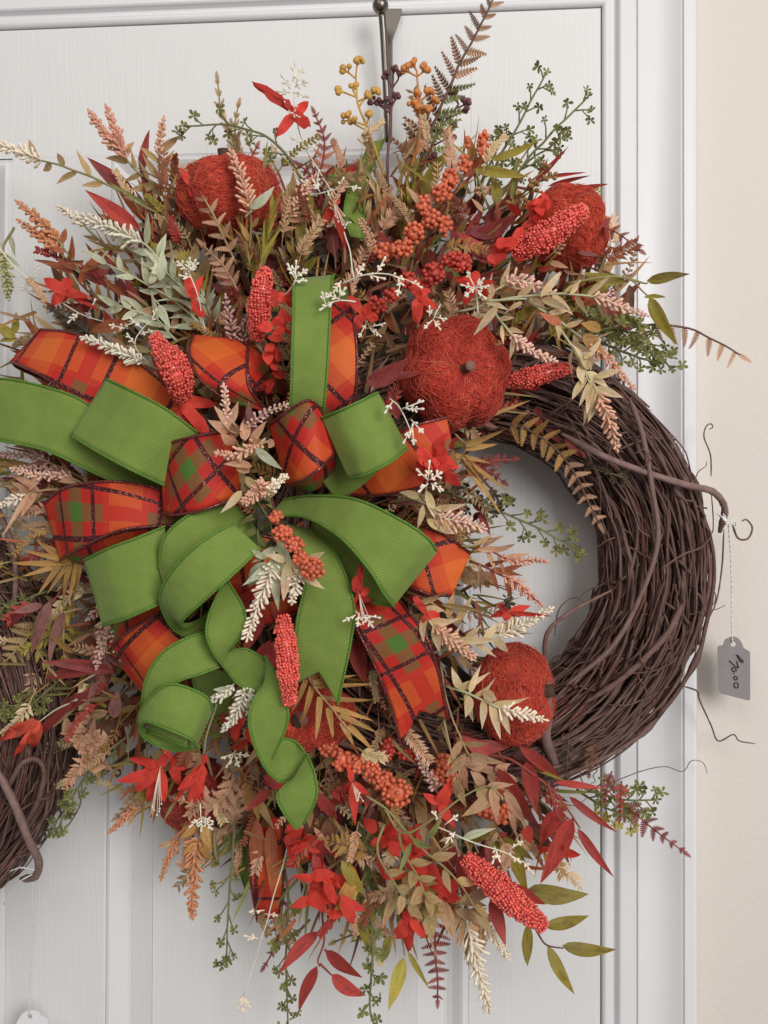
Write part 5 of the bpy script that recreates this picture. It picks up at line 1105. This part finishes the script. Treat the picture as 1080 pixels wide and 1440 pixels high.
# ------------------------------------------------------------------ left middle
plume('pale mauve plume at the left edge under the green ribbon', [(130, 680, .09), (80, 655, .10), (40, 640, .10), (-6, 640, .10)], .55, 9, 'mauveb', 'mauve', 5, 34, 8, sm='tanstem', dens=.8, side=[[(120, 672, .09), (80, 660, .10), (25, 658, .102)]])
plume('pinkish plume over the wreath below the green ribbon', [(150, 700, .09), (100, 672, .102), (50, 668, .104), (22, 660, .104)], .6, 9, 'pinkb', 'peachleaf', 4, 32, 8, sm='tanstem', dens=.8)
plume('cream floret head with long bracts at the left edge', [(90, 690, .09), (55, 690, .10), (30, 700, .105), (-2, 712, .105)], .45, 10, 'creamb', 'peachleaf', 6, 44, 10, sm='tanstem', t0=.3)
leafset('tan curved bracts at the left edge', [[(60, 690, .10), (40, 690, .105)]], [(40, 690, 0, 680, 8), (42, 692, 10, 755, 10), (45, 695, 20, 740, 10), (50, 680, 0, 665, 7), (40, 690, 65, 660, 12)], 'peachleaf', 'tanstem')
leafset('dull red leaves behind the left plumes', [[(120, 700, .06), (80, 690, .07)]], [(110, 700, 40, 680, 28), (90, 710, 20, 720, 26), (120, 690, 60, 640, 28), (70, 700, -10, 660, 26)], 'burg', 'redstem')
leafset('gold palm blades left of the green loop', [[(125, 790, .09), (80, 792, .10)]], [(100, 790, 10, 797, 10), (95, 788, 40, 775, 9), (100, 787, 52, 762, 9), (88, 792, 34, 812, 9), (84, 794, 55, 836, 9), (95, 793, 64, 833, 8), (100, 793, 84, 840, 9), (108, 793, 92, 848, 9), (112, 795, 108, 842, 8), (85, 785, 45, 758, 8)], 'gold', 'tanstem', 'blade')
fern('olive tan fern hanging left, inner one', [(110, 840, .07), (92, 870, .085), (90, 905, .085), (95, 940, .082)], 7, 28, 'yolive', 'tanstem', spread=40)
fern('olive tan fern hanging left, middle one', [(95, 850, .07), (62, 880, .085), (50, 905, .085), (72, 950, .082)], 7, 28, 'yolive', 'tanstem', spread=40)
fern('tan fern at the left edge over the vines', [(60, 870, .07), (35, 900, .08), (12, 925, .082), (-8, 935, .082)], 7, 34, 'tangreen', 'tanstem')
leafset('mauve burgundy leaves hanging left over the vines', [[(110, 800, .08), (70, 850, .095)]], [(70, 845, 48, 925, 22, 'mauve'), (30, 865, -10, 890, 20, 'burg'), (60, 850, 20, 862, 16, 'mauve'), (90, 860, 70, 920, 18, 'mauve')], 'mauve', 'redstem')
leafset('burgundy leaves stretched left above the lily', [[(160, 930, .08), (135, 945, .09)]], [(135, 940, 52, 952, 26), (160, 945, 70, 925, 22), (130, 975, 45, 1020, 26), (105, 985, 30, 1055, 18), (150, 960, 90, 990, 20)], 'burg', 'redstem')
leafy('mauve sprig left of the lower plaid loop', [(170, 880, .08), (150, 920, .09), (135, 960, .09)], 9, 36, 11, 'mauve', 'redstem')
plume('mauve plume hanging left of the lower plaid loop', [(150, 860, .09), (142, 895, .10), (136, 935, .10)], .7, 9, 'mauveb', 'mauve', 2, 24, 7, sm='redstem', dens=.8, side=[[(165, 870, .10), (160, 905, .105), (175, 930, .105)]])
plume('small mauve plume under the left green loop corner', [(165, 840, .10), (145, 855, .105), (125, 870, .105)], .6, 8, 'mauveb', 'mauve', 2, 22, 6, sm='redstem', dens=.8)
flower('coral red lily at the left edge over the vines', (55, 1015, .10), [(0, 1048, 26), (18, 1075, 22), (38, 1068, 24), (-15, 1040, 22)], 'coralpetal', 24, stems=[(110, 985, .09), (80, 998, .095), (55, 1015, .10)])
boxw('faint green sprig at the left edge mid height', [(70, 830, .07), (30, 845, .085), (-4, 858, .085)], 8, 22, 7)
boxw('green sprig lower at the left edge', [(70, 1000, .07), (40, 990, .085), (5, 1000, .085)], 8, 22, 8)
boxw('green sprig bunch over the vines left of the red leaves', [(80, 960, .07), (50, 985, .085), (20, 1010, .085)], 8, 22, 7)
boxw('olive boxwood sprig running down the left wreath', [(180, 1035, .07), (140, 1068, .08), (105, 1115, .08), (78, 1172, .075)], 14, 24, 9, 'green', spread=42, t0=.1)
ruffle('dried tan rose with ruffled petals low at the left', [(105, 1020, .085), (125, 1042, .088), (145, 1060, .085)], 22, 'peachleaf', n=34, group='dried tan flowers')
leafset('tan leaves over the dried tan rose', [[(160, 1000, .08), (150, 1010, .09)]], [(152, 1000, 110, 1017, 16, 'tan'), (160, 1010, 165, 970, 22, 'mauve'), (120, 1070, 140, 1095, 14, 'gold')], 'tan', 'tanstem')
leafy('brown leaf sprig above the dried tan rose', [(190, 960, .06), (165, 985, .07), (150, 1020, .075)], 9, 40, 15, 'brown', 'brownstem')
# ------------------------------------------------------------------ lower left
flower('large red flower with drooping petals at lower left', (225, 1080, .10), [(182, 1068, 22), (174, 1100, 22), (188, 1112, 22), (210, 1135, 24), (228, 1128, 24), (232, 1060, 18)], 'petal', 22, stamen=(222, 1138), stems=[(240, 1040, .08), (232, 1060, .09), (225, 1080, .10)])
flower('second red flower with pointed petals at lower left', (285, 1075, .105), [(258, 1110, 20), (238, 1140, 12), (270, 1148, 22), (288, 1145, 18), (288, 1060, 14)], 'petal', 20, stems=[(305, 990, .11), (292, 1030, .11), (287, 1060, .106)])
whites('white starry tip hanging from the second red flower', [(282, 1130, .108), (283, 1150, .11)], [(282, 1150, -10, 12), (283, 1150, 0, 18), (284, 1150, 10, 12), (283, 1148, 18, 6)], s=13)
whites('white star below the green curl over the lower reds', [(335, 1050, .11), (328, 1062, .12)], [(328, 1060, -14, 4), (328, 1062, -8, 12), (330, 1062, 6, 12), (330, 1060, 14, 2)], s=12)
ruffle('red petals between the curled green tails', [(335, 1015, .11), (342, 1040, .11)], 26, 'petal', n=9)
flower('loose red petals right of the large lower left flower', (240, 1068, .09), [(262, 1085, 22), (250, 1100, 18), (230, 1045, 12), (265, 1060, 16)], 'petal', 18)
fern('beige fern crossing the lower left dark pumpkin', [(330, 1085, .09), (320, 1115, .10), (290, 1135, .10), (255, 1125, .10)], 8, 26, 'peachleaf', 'tanstem')
fern('beige fern right side of the lower left dark pumpkin', [(325, 1160, .085), (330, 1130, .09), (320, 1090, .09)], 7, 28, 'peachleaf', 'tanstem')
plume('tan plume pointing down left under the large red flower', [(225, 1115, .07), (205, 1135, .08), (180, 1145, .08), (157, 1168, .08)], .55, 9, 'orangep', 'tan', 3, 24, 7, sm='tanstem')
fern('small beige fern under the large red flower', [(215, 1105, .06), (195, 1120, .07), (165, 1148, .07)], 6, 26, 'tan', 'tanstem')
plume('slim tan plume hanging at lower left', [(270, 1150, .06), (250, 1175, .07), (240, 1200, .072), (228, 1230, .072)], .6, 8, 'orangep', 'tan', 2, 26, 8, sm='tanstem')
plume('long golden tan plume hanging at lower left', [(285, 1150, .07), (275, 1190, .08), (272, 1230, .082), (270, 1284, .082)], .78, 15, 'orangep', 'gold', 3, 30, 12, sm='tanstem', lob=11, dens=.9)
leafset('gold brown leaf spray at the root of the tan plumes', [[(285, 1140, .07), (278, 1160, .08)]], [(285, 1160, 300, 1195, 18), (275, 1160, 252, 1180, 14), (280, 1180, 300, 1215, 14), (278, 1185, 255, 1205, 12)], 'gold', 'tanstem')
boxw('dark green dangling sprig at lower left', [(335, 1110, .06), (328, 1190, .075), (322, 1260, .078), (318, 1352, .075)], 8, 34, 8, t0=.4, spread=32)
boxw('short green sprig crossing beside the dangling one', [(350, 1150, .06), (325, 1180, .07), (303, 1205, .07)], 5, 18, 7)
boxw('dark green dangling sprig at bottom centre left', [(400, 1200, .06), (404, 1280, .075), (402, 1350, .078), (406, 1445, .075)], 12, 26, 8, t0=.25, spread=32)
boxw('green fern-like dangling sprig at bottom centre', [(505, 1200, .07), (520, 1270, .085), (524, 1340, .085), (520, 1420, .082), (530, 1450, .08)], 14, 22, 9, 'green', t0=.15, spread=40)
whites('thin grey stem hanging to a pale bud at the bottom', [(405, 1190, .085), (385, 1260, .085), (362, 1340, .08), (342, 1400, .078)], [(342, 1400, -8, 14), (342, 1402, 0, 22), (343, 1400, 8, 12), (372, 1280, -16, 2), (365, 1320, -14, -4), (372, 1285, 16, 2)], s=13, mat='cream')
fern('maroon wispy fern hanging left of bottom centre', [(400, 1250, .06), (395, 1290, .065), (385, 1330, .066), (372, 1358, .066)], 6, 22, 'burg', 'redstem', w=.2)
leafset('red leaf branch hanging at bottom centre', [[(452, 1280, .085), (455, 1320, .09), (446, 1350, .09), (448, 1360, .09)], [(448, 1356, .09), (462, 1368, .09), (466, 1372, .09)], [(455, 1335, .09), (460, 1338, .09)]], [(448, 1310, 395, 1360, 24), (457, 1337, 514, 1370, 25), (446, 1358, 419, 1430, 23), (466, 1370, 516, 1408, 25)], 'red', 'redstem', 'oval')
leafset('red leaves among the flowers at bottom centre left', [[(440, 1180, .09), (450, 1230, .10)]], [(440, 1200, 470, 1290, 26), (455, 1180, 435, 1270, 24), (470, 1240, 458, 1310, 20)], 'red', 'redstem')
ruffle('red flower under the end of the green tail', [(400, 1165, .095), (425, 1195, .10)], 30, 'petal', n=13)
ruffle('large red flower cluster at bottom centre left', [(425, 1240, .10), (450, 1258, .108), (475, 1268, .10)], 36, 'petal', n=20)
leafset('gold leaf pair behind the bottom red cluster', [[(480, 1200, .09), (490, 1240, .10)]], [(500, 1230, 460, 1300, 24, 'gold'), (480, 1210, 520, 1260, 22), (470, 1290, 505, 1240, 20, 'yolive')], 'olive', 'stem')
flower('red trumpet flower at lower centre', (495, 1100, .11), [(485, 1125, 18), (510, 1150, 18), (520, 1120, 18), (500, 1160, 16), (490, 1080, 12)], 'petal', 18, stamen=(505, 1120), shape='lance')
leafset('loose red leaves beside the end of the green tail', [[(370, 1080, .09), (372, 1095, .10)]], [(405, 1105, 365, 1095, 18, 'red'), (380, 1110, 345, 1142, 18, 'red'), (370, 1092, 405, 1100, 14, 'red'), (445, 1115, 480, 1155, 20, 'red')], 'red', 'redstem')
leafset('single gold brown leaf left of the green tail end', [[(340, 1080, .08), (342, 1090, .085)]], [(340, 1085, 350, 1140, 24, 'gold')], 'gold', 'tanstem')
buds('tiny golden bud sprig left of the green tail', [(365, 1060, .09), (352, 1078, .10), (345, 1090, .10)], [(340, 1085), (352, 1092), (358, 1080), (345, 1098)], 'brownbud', br=2.8)
# ------------------------------------------------------------------ lower centre and right
leafset('amber palm blades over the lower centre pumpkin', [[(415, 900, .12), (432, 950, .125), (470, 1000, .128), (505, 1040, .125)]], [(435, 955, 480, 930, 9), (440, 965, 520, 965, 8), (452, 980, 522, 990, 8), (465, 995, 525, 1010, 8), (478, 1005, 528, 1028, 9), (430, 955, 412, 1005, 9), (438, 965, 425, 1025, 10), (450, 980, 446, 1038, 10), (462, 995, 470, 1040, 10), (480, 1015, 500, 1050, 9), (490, 1020, 528, 1055, 9), (432, 945, 470, 915, 8), (440, 960, 500, 950, 8)], 'gold', 'tanstem', 'blade')
berries('orange berry string winding below the lower centre pumpkin', [(450, 1045, .095), (490, 1070, .105), (530, 1095, .105), (565, 1115, .105)], [(462, 1052, .10, 12, 10, 22), (480, 1068, .105, 13, 14, 28), (500, 1075, .105, 13, 11, 24), (522, 1085, .106, 12, 12, 22), (540, 1100, .108, 14, 14, 30), (558, 1115, .112, 20, 18, 46)], mat='berry')
berries('red berry sprig below the plaid tail tip', [(530, 1040, .085), (560, 1060, .09), (590, 1060, .09)], [(545, 1055, .09, 8, 16, 24), (575, 1062, .09, 14, 8, 20), (590, 1065, .09, 8, 8, 12)], mat='redberry')
berries('red berry bunch under the tan leaves at lower right', [(600, 1060, .09), (630, 1085, .10), (650, 1130, .10)], [(625, 1075, .10, 12, 14, 26), (635, 1100, .10, 12, 12, 24), (612, 1095, .10, 8, 12, 16), (680, 1135, .10, 14, 10, 22), (705, 1145, .10, 14, 12, 24), (690, 1120, .10, 10, 8, 14)], mat='berry')
plume('mauve plume below the plaid tail tip', [(615, 1115, .10), (602, 1090, .11), (588, 1068, .112)], .85, 10, 'mauveb', 'mauve', 0, 24, 8, sm='tanstem', dens=.8)
flower('red trumpet flower at the centre of the lower right', (618, 1130, .11), [(595, 1115, 16), (625, 1105, 24), (640, 1130, 20), (615, 1165, 26), (640, 1155, 20)], 'petal', 20, shape='lance')
stemrun = leafset('long tan stem dropping beside the plaid tail with tan leaves', [[(618, 930, .10), (630, 990, .115), (650, 1040, .12), (668, 1080, .12)], [(622, 1000, .11), (635, 1060, .12), (645, 1100, .12)]], [(650, 1040, 630, 1075, 14), (650, 1045, 690, 1050, 10), (660, 1060, 705, 1075, 16), (655, 1060, 625, 1095, 16), (640, 1090, 655, 1140, 16), (645, 1095, 640, 1130, 12)], 'tan', 'tanstem')
leafset('tan forked branch arching across the lower right', [[(540, 1140, .12), (572, 1172, .125), (630, 1135, .13), (680, 1105, .13), (715, 1112, .128)], [(690, 1105, .13), (725, 1140, .128), (740, 1165, .125)]], [(680, 1105, 665, 1090, 18), (685, 1105, 720, 1100, 12), (690, 1108, 700, 1160, 16), (710, 1112, 745, 1160, 18), (700, 1110, 650, 1150, 22, 'tan'), (720, 1130, 725, 1180, 14), (670, 1110, 700, 1130, 24, 'tangreen')], 'peachleaf', 'stem')
leafset('green leaves at the fork of the arching tan branch', [[(560, 1160, .125), (572, 1172, .13)]], [(600, 1180, 620, 1155, 12), (580, 1180, 608, 1195, 14), (578, 1185, 560, 1230, 10)], 'green', 'greenstem')
for i, (pts, lb) in enumerate((([(515, 1120, .115), (555, 1150, .12), (590, 1190, .122), (640, 1235, .122), (670, 1280, .118)], 'long olive stem running down right through the lower flowers'), ([(560, 1150, .118), (565, 1190, .12), (590, 1240, .12), (600, 1260, .118)], 'short olive stem hanging through the lower flowers'), ([(540, 1160, .115), (530, 1200, .12), (560, 1250, .12), (575, 1270, .118)], 'bent olive stem left among the lower flowers'))):
    leafy(lb, pts, 5, 40, 15, 'tangreen', 'stem', 45, .55)
leafset('maroon red leaf branch over the vines at lower right', [[(640, 1050, .09), (720, 1070, .10), (770, 1105, .105), (800, 1140, .105), (815, 1165, .10)], [(770, 1100, .105), (785, 1150, .105), (800, 1150, .10)]], [(700, 1080, 768, 1190, 38), (740, 1070, 755, 1140, 28), (780, 1100, 850, 1110, 12), (800, 1120, 858, 1168, 14), (790, 1140, 752, 1190, 30), (806, 1150, 764, 1242, 32), (812, 1165, 858, 1232, 16), (690, 1060, 650, 1035, 26), (660, 1050, 720, 1045, 24), (700, 1090, 745, 1150, 30), (740, 1160, 750, 1190, 20), (730, 1050, 810, 1100, 20)], 'red', 'redstem', 'lance', r=2.2)
leafset('dull red leaves in the gap below the orange pumpkin', [[(650, 1040, .07), (690, 1060, .08)]], [(660, 1050, 690, 1110, 36, 'burg'), (690, 1050, 720, 1120, 36, 'burg'), (640, 1040, 690, 1040, 26, 'burg'), (620, 1040, 600, 1100, 30, 'brown')], 'burg', 'redstem')
flower('bright red flower half hidden under the red leaf branch', (775, 1195, .095), [(752, 1200, 14), (790, 1180, 24), (815, 1205, 20), (800, 1192, 26)], 'petal', 20)
plume('cream plume crossing the front of the orange pumpkin', [(640, 965, .12), (680, 985, .132), (710, 998, .135), (762, 1012, .135)], .45, 12, 'creamb', 'cream', 6, 44, 13, sm='palestem', t0=.05, lob=12)
leafset('cream bracts left of the orange pumpkin', [[(625, 965, .12), (660, 975, .13)]], [(650, 970, 635, 942, 14), (660, 975, 678, 935, 12), (660, 978, 655, 1010, 16), (690, 985, 706, 1040, 14), (680, 975, 700, 985, 20)], 'cream', 'palestem')
bead('thick coral beaded spike at lower right', [(655, 1208, .115), (690, 1238, .125), (725, 1270, .125), (762, 1300, .12)], 20, tipr=.5)
whites('pinkish white twig above the lower right coral spike', [(610, 1160, .12), (650, 1180, .13), (700, 1195, .132), (740, 1215, .13)], [(625, 1160, 16, -12), (640, 1170, -10, 14), (695, 1190, 6, 20), (710, 1198, 16, 10), (715, 1195, 18, -10), (735, 1210, 12, 16), (620, 1155, -8, -12), (700, 1195, -8, 12)], s=13, mat='cream')
leafset('pale leaf pair above the pinkish white twig', [[(640, 1180, .12), (660, 1180, .125)]], [(650, 1180, 695, 1165, 13, 'pale'), (700, 1170, 690, 1195, 8, 'cream')], 'pale', 'palestem')
ruffle('red flower cluster at lower centre right', [(575, 1215, .095), (605, 1235, .10), (630, 1245, .095)], 32, 'petal', n=18)
flower('red hanging flower below the lower centre cluster', (578, 1290, .10), [(560, 1325, 28), (575, 1335, 26), (595, 1320, 24), (565, 1290, 20)], 'petal', 24)
ruffle('red flower deep between the olive stems', [(545, 1170, .088), (572, 1190, .09)], 28, 'petal', n=12)
leafset('burgundy leaves around the thick coral spike', [[(650, 1200, .09), (660, 1240, .10)]], [(650, 1200, 652, 1280, 30, 'red'), (690, 1262, 709, 1330, 24, 'red'), (720, 1245, 768, 1272, 20, 'red'), (700, 1240, 680, 1190, 26, 'burg'), (640, 1190, 620, 1250, 26, 'burg')], 'red', 'redstem')
leafset('olive leaf branch at lower right by the coral spike tip', [[(712, 1220, .09), (725, 1248, .10), (750, 1252, .10)], [(755, 1310, .10), (770, 1328, .10), (792, 1334, .10)]], [(742, 1250, 826, 1262, 32), (765, 1303, 831, 1283, 22), (790, 1330, 868, 1336, 23), (770, 1330, 812, 1402, 21), (742, 1298, 749, 1374, 21)], 'olive', 'brownstem', 'oval')
leafset('olive leaves deep above the lower right leaf branch', [[(690, 1180, .08), (720, 1200, .085)]], [(700, 1180, 752, 1215, 26), (680, 1190, 730, 1190, 24), (720, 1190, 745, 1250, 24), (690, 1170, 640, 1190, 20)], 'olive', 'stem')
boxw('green boxwood sprig beyond the vines at lower right', [(800, 1100, .06), (850, 1118, .07), (890, 1125, .075), (922, 1125, .075)], 11, 26, 9, 'green', spread=52)
boxw('sparse boxwood sprig below the vines at right', [(810, 1110, .055), (850, 1135, .065), (885, 1150, .065)], 8, 24, 9, 'yolive', spread=50)
fern('burgundy fern tip pointing down right on the casing', [(870, 1120, .06), (905, 1155, .065), (935, 1178, .066), (960, 1197, .066)], 7, 24, 'burg', 'redstem', w=.4, r=1.6)
for k_, (x, y, x2, y2, lb) in enumerate(((745, 1050, 742, 1110, 'dark fern tip hanging on the vines, first from the pumpkin'), (765, 1045, 765, 1115, 'dark fern tip hanging on the vines, second from the pumpkin'), (800, 1040, 795, 1095, 'dark fern tip hanging on the vines, third from the pumpkin'), (835, 1045, 828, 1090, 'rusty fern tip hanging on the vines'), (860, 1085, 850, 1125, 'dark red fern tip near the outer rim of the vines'), (875, 1098, 872, 1150, 'red fern tip next to the lower boxwood'))):
    fern(lb, [(x, y, .082), ((x + x2) / 2, (y + y2) / 2, .086), (x2, y2, .084)], 6, 12, ('dark', 'dark', 'dark', 'brown', 'burg', 'red')[k_], 'brownstem', w=.5, r=1.2)
plume('long cream plume hanging at the bottom right of centre', [(640, 1260, .08), (660, 1310, .095), (672, 1360, .096), (688, 1415, .095)], .7, 15, 'creamb', 'tan', 6, 44, 15, sm='palestem', lob=11, t0=.02)
plume('cream side plume right of the long hanging one', [(655, 1275, .08), (680, 1300, .092), (695, 1320, .094), (712, 1345, .094)], .6, 10, 'creamb', 'tan', 4, 34, 14, sm='palestem')
leafset('tan pointed bracts above the hanging cream plumes', [[(600, 1230, .09), (640, 1270, .10)]], [(640, 1270, 690, 1260, 16), (630, 1270, 600, 1300, 22), (640, 1280, 680, 1300, 16), (620, 1265, 640, 1320, 24), (600, 1265, 570, 1300, 20, 'tangreen'), (590, 1270, 585, 1330, 18), (650, 1270, 700, 1240, 20, 'peachleaf'), (610, 1280, 590, 1315, 12, 'peachleaf'), (560, 1255, 540, 1300, 16, 'tangreen')], 'tan', 'tanstem')
fern('dark red fern hanging straight down at the bottom', [(605, 1280, .07), (612, 1320, .08), (614, 1360, .08), (617, 1405, .08)], 9, 26, 'burg', 'redstem', w=.22, spread=78, taper=.55)
leafset('yellow olive leaves hanging at bottom centre', [[(560, 1290, .07), (568, 1330, .08), (570, 1345, .08)]], [(568, 1346, 545, 1418, 24), (573, 1338, 604, 1382, 11), (520, 1270, 522, 1330, 26), (548, 1315, 532, 1360, 18), (505, 1290, 515, 1340, 22, 'olive')], 'yolive', 'stem')
fern('olive brown fern left of the bottom dangling sprig', [(530, 1290, .07), (505, 1310, .075), (470, 1325, .075)], 5, 18, 'olive', 'brownstem', w=.3)
fern('dull gold fern fan at lower centre', [(520, 1200, .09), (490, 1190, .10), (460, 1180, .10)], 8, 30, 'gold', 'brownstem')
fern('brown fern above the bottom red cluster', [(480, 1120, .09), (470, 1100, .10), (465, 1085, .10)], 5, 26, 'brown', 'brownstem')
leafy('dark needle sprig at lower centre', [(505, 1150, .07), (515, 1190, .08), (520, 1240, .08)], 22, 26, 5, 'green', 'greenstem', 40, .05, shape='blade')
leafy('tan leaf sprig hanging at lower centre right', [(560, 1200, .09), (585, 1250, .105), (600, 1290, .105)], 9, 42, 17, 'tangreen', 'stem', 42, .2)
leafy('peach tan leaf sprig above the lower berries', [(620, 1020, .09), (645, 1070, .10), (700, 1090, .10)], 9, 38, 15, 'peachleaf', 'tanstem', 42, .3)
leafset('brown leaf left of the lower right reds', [[(440, 1140, .07), (450, 1180, .08)]], [(430, 1140, 420, 1220, 28, 'brown'), (460, 1150, 470, 1230, 28, 'brown'), (360, 1150, 370, 1260, 26, 'rust'), (380, 1160, 385, 1250, 24, 'rust')], 'brown', 'brownstem')

# ------------------------------------------------------------------ the tangle nobody could count, deep under the sprigs
def inside(poly, x, y):
    c = False; n = len(poly)
    for i in range(n):
        (x1, y1), (x2, y2) = poly[i], poly[(i + 1) % n]
        if (y1 > y) != (y2 > y) and x < (x2 - x1) * (y - y1) / (y2 - y1) + x1: c = not c
    return c
MASS = [(120, 400), (190, 330), (260, 270), (380, 300), (450, 290), (520, 270), (600, 290), (680, 285), (790, 330), (860, 380), (870, 450), (800, 490), (700, 520), (690, 600), (630, 640), (620, 720), (600, 860), (650, 900), (680, 1030), (770, 1080), (780, 1150), (700, 1190), (650, 1240), (560, 1270), (430, 1230), (360, 1170), (250, 1120), (180, 1040), (110, 960), (60, 850), (100, 740), (50, 650), (60, 500)]
FRINGE = [(150, 330), (230, 250), (340, 250), (450, 230), (600, 200), (720, 230), (840, 310), (880, 420), (800, 500), (710, 560), (660, 640), (660, 780), (700, 900), (720, 1060), (820, 1120), (760, 1200), (680, 1290), (540, 1320), (400, 1290), (330, 1220), (200, 1130), (90, 1030), (0, 900), (0, 640), (40, 420)]
fr = random.Random(99); CX, CY = 430, 720
def tangle(name, mats, n, poly, Lr, wr, d0, d1, shape, outward=.75, stems=True, seedv=0):
    per = {m_: MB() for m_ in mats}; cnt = 0
    while cnt < n:
        x, y = fr.uniform(0, 890), fr.uniform(190, 1330)
        if not inside(poly, x, y): continue
        cnt += 1
        an = math.atan2(y - CY, x - CX) + fr.gauss(0, .7); d = fr.uniform(d0, d1); mt = fr.choice(mats); m = per[mt]
        a = P(x, y, d); ln = fr.uniform(*Lr); b = P(x + math.cos(an) * ln, y + math.sin(an) * ln, d + fr.uniform(-.006, .018))
        X = b - a; l3 = X.length; X /= l3; nn = tocam(a); nn = (nn - X * nn.dot(X)).normalized(); nn = Quaternion(X, fr.uniform(-1.1, 1.1)) @ nn; Y = nn.cross(X); w_ = fr.uniform(*wr) * px(d)
        cu = fr.uniform(-.3, .3); vs = []; uvs = []
        for i in range(6):
            u = i / 5; ww = width(shape, u) * .5 * w_
            for t in (-1, 0, 1): vs.append(a + X * (u * l3) + Y * (t * ww) + nn * (abs(t) * ww * .3 - cu * u * u * l3)); uvs.append((u, .5 + t / 2))
        m.add(vs, [(i * 3 + j, i * 3 + 3 + j, i * 3 + 4 + j, i * 3 + 1 + j) for i in range(5) for j in range(2)], uvs)
    return per
def tangle_obj(name, label, per):
    o = thing(name, P(CX, CY, .03), label, 'dried foliage')
    for mt, m in per.items():
        x_ = m.build('foliage_tangle', L[mt], o); x_['kind'] = 'stuff'
    o['kind'] = 'stuff'
tangle_obj('deep_foliage', 'dark brown and burgundy leaf tangle seen in the gaps between sprigs', tangle('a', ['dark', 'brown', 'rust', 'burg', 'tangreen'], 1500, MASS, (40, 80), (10, 22), .025, .065, 'lance'))
tangle_obj('dried_grass', 'fine olive and brown grass blades sticking out between the flowers', tangle('b', ['tangreen', 'tan', 'olive', 'gold', 'rust', 'green', 'brown'], 1300, FRINGE, (34, 76), (3, 6), .04, .09, 'blade'))
tangle_obj('dried_leaves', 'small rust, tan and red leaves filling the middle depth of the spray', tangle('c', ['tangreen', 'rust', 'red', 'peachleaf', 'tan', 'tangreen', 'gold', 'mauve', 'brown'], 650, MASS, (24, 46), (7, 14), .055, .09, 'lance'))
def minis(n, poly, mats, d0, d1, Lr=(46, 92)):
    per = {m_: MB() for m_ in mats}; cnt = 0
    while cnt < n:
        x, y = fr.uniform(0, 890), fr.uniform(190, 1330)
        if not inside(poly, x, y): continue
        cnt += 1; an = math.atan2(y - CY, x - CX) + fr.gauss(0, .55); dd = fr.uniform(d0, d1); mt = fr.choice(mats); m = per[mt]; k = px(dd); ln = fr.uniform(*Lr); be = fr.uniform(-.5, .5)
        p = spline([P(x, y, dd), P(x + math.cos(an) * ln * .5, y + math.sin(an) * ln * .5, dd + .006), P(x + math.cos(an + be) * ln, y + math.sin(an + be) * ln, dd + fr.uniform(-.004, .014))], 4)
        m.tube(p, .8 * k, 4); kind = fr.random(); N = fr.randint(9, 15)
        for i in range(N):
            t = .25 + .75 * i / N; a, d_ = along(p, min(.999, t)); c = tocam(a); l_ = (fr.uniform(7, 11) if kind < .5 else fr.uniform(12, 20)) * k * (1.15 - .5 * t)
            for sg in (-1, 1):
                v = (rotv(d_, c, sg * R(fr.uniform(35, 60))) + c * fr.uniform(-.3, .5)).normalized()
                if kind < .5: lobe(m, a, v, l_, 2.0 * k)
                else:
                    s_ = v.cross(c).normalized() * l_ * .16; up = c * l_ * .08
                    m.add([a, a + v * l_ * .45 + s_, a + v * l_, a + v * l_ * .45 - s_, a + v * l_ * .5 + up], [(0, 1, 4), (1, 2, 4), (2, 3, 4), (3, 0, 4)], [(0, .5), (.5, 1), (1, .5), (.5, 0), (.5, .5)])
    return per
tangle_obj('fine_sprigs', 'fine feathery peach, rust and cream sprigs filling the spray', minis(330, FRINGE, ['tan', 'peachleaf', 'cream', 'rust', 'tangreen', 'gold', 'cream', 'peachleaf', 'red', 'olive'], .045, .098))
# moss base the stems are pushed into
mo = MB()
for i in range(150):
    x, y = fr.gauss(CX, 120), fr.gauss(CY - 10, 200)
    if inside(MASS, x, y): mo.ball(P(x, y, fr.uniform(.02, .04)), (.02, .014, .02))
o = mo.build('moss_base', PM('moss', (60, 50, 40), rough=.95, bump=.8), None); tag(o, 'dark moss base that the stems are pushed into behind the bow', 'moss', kind='stuff')
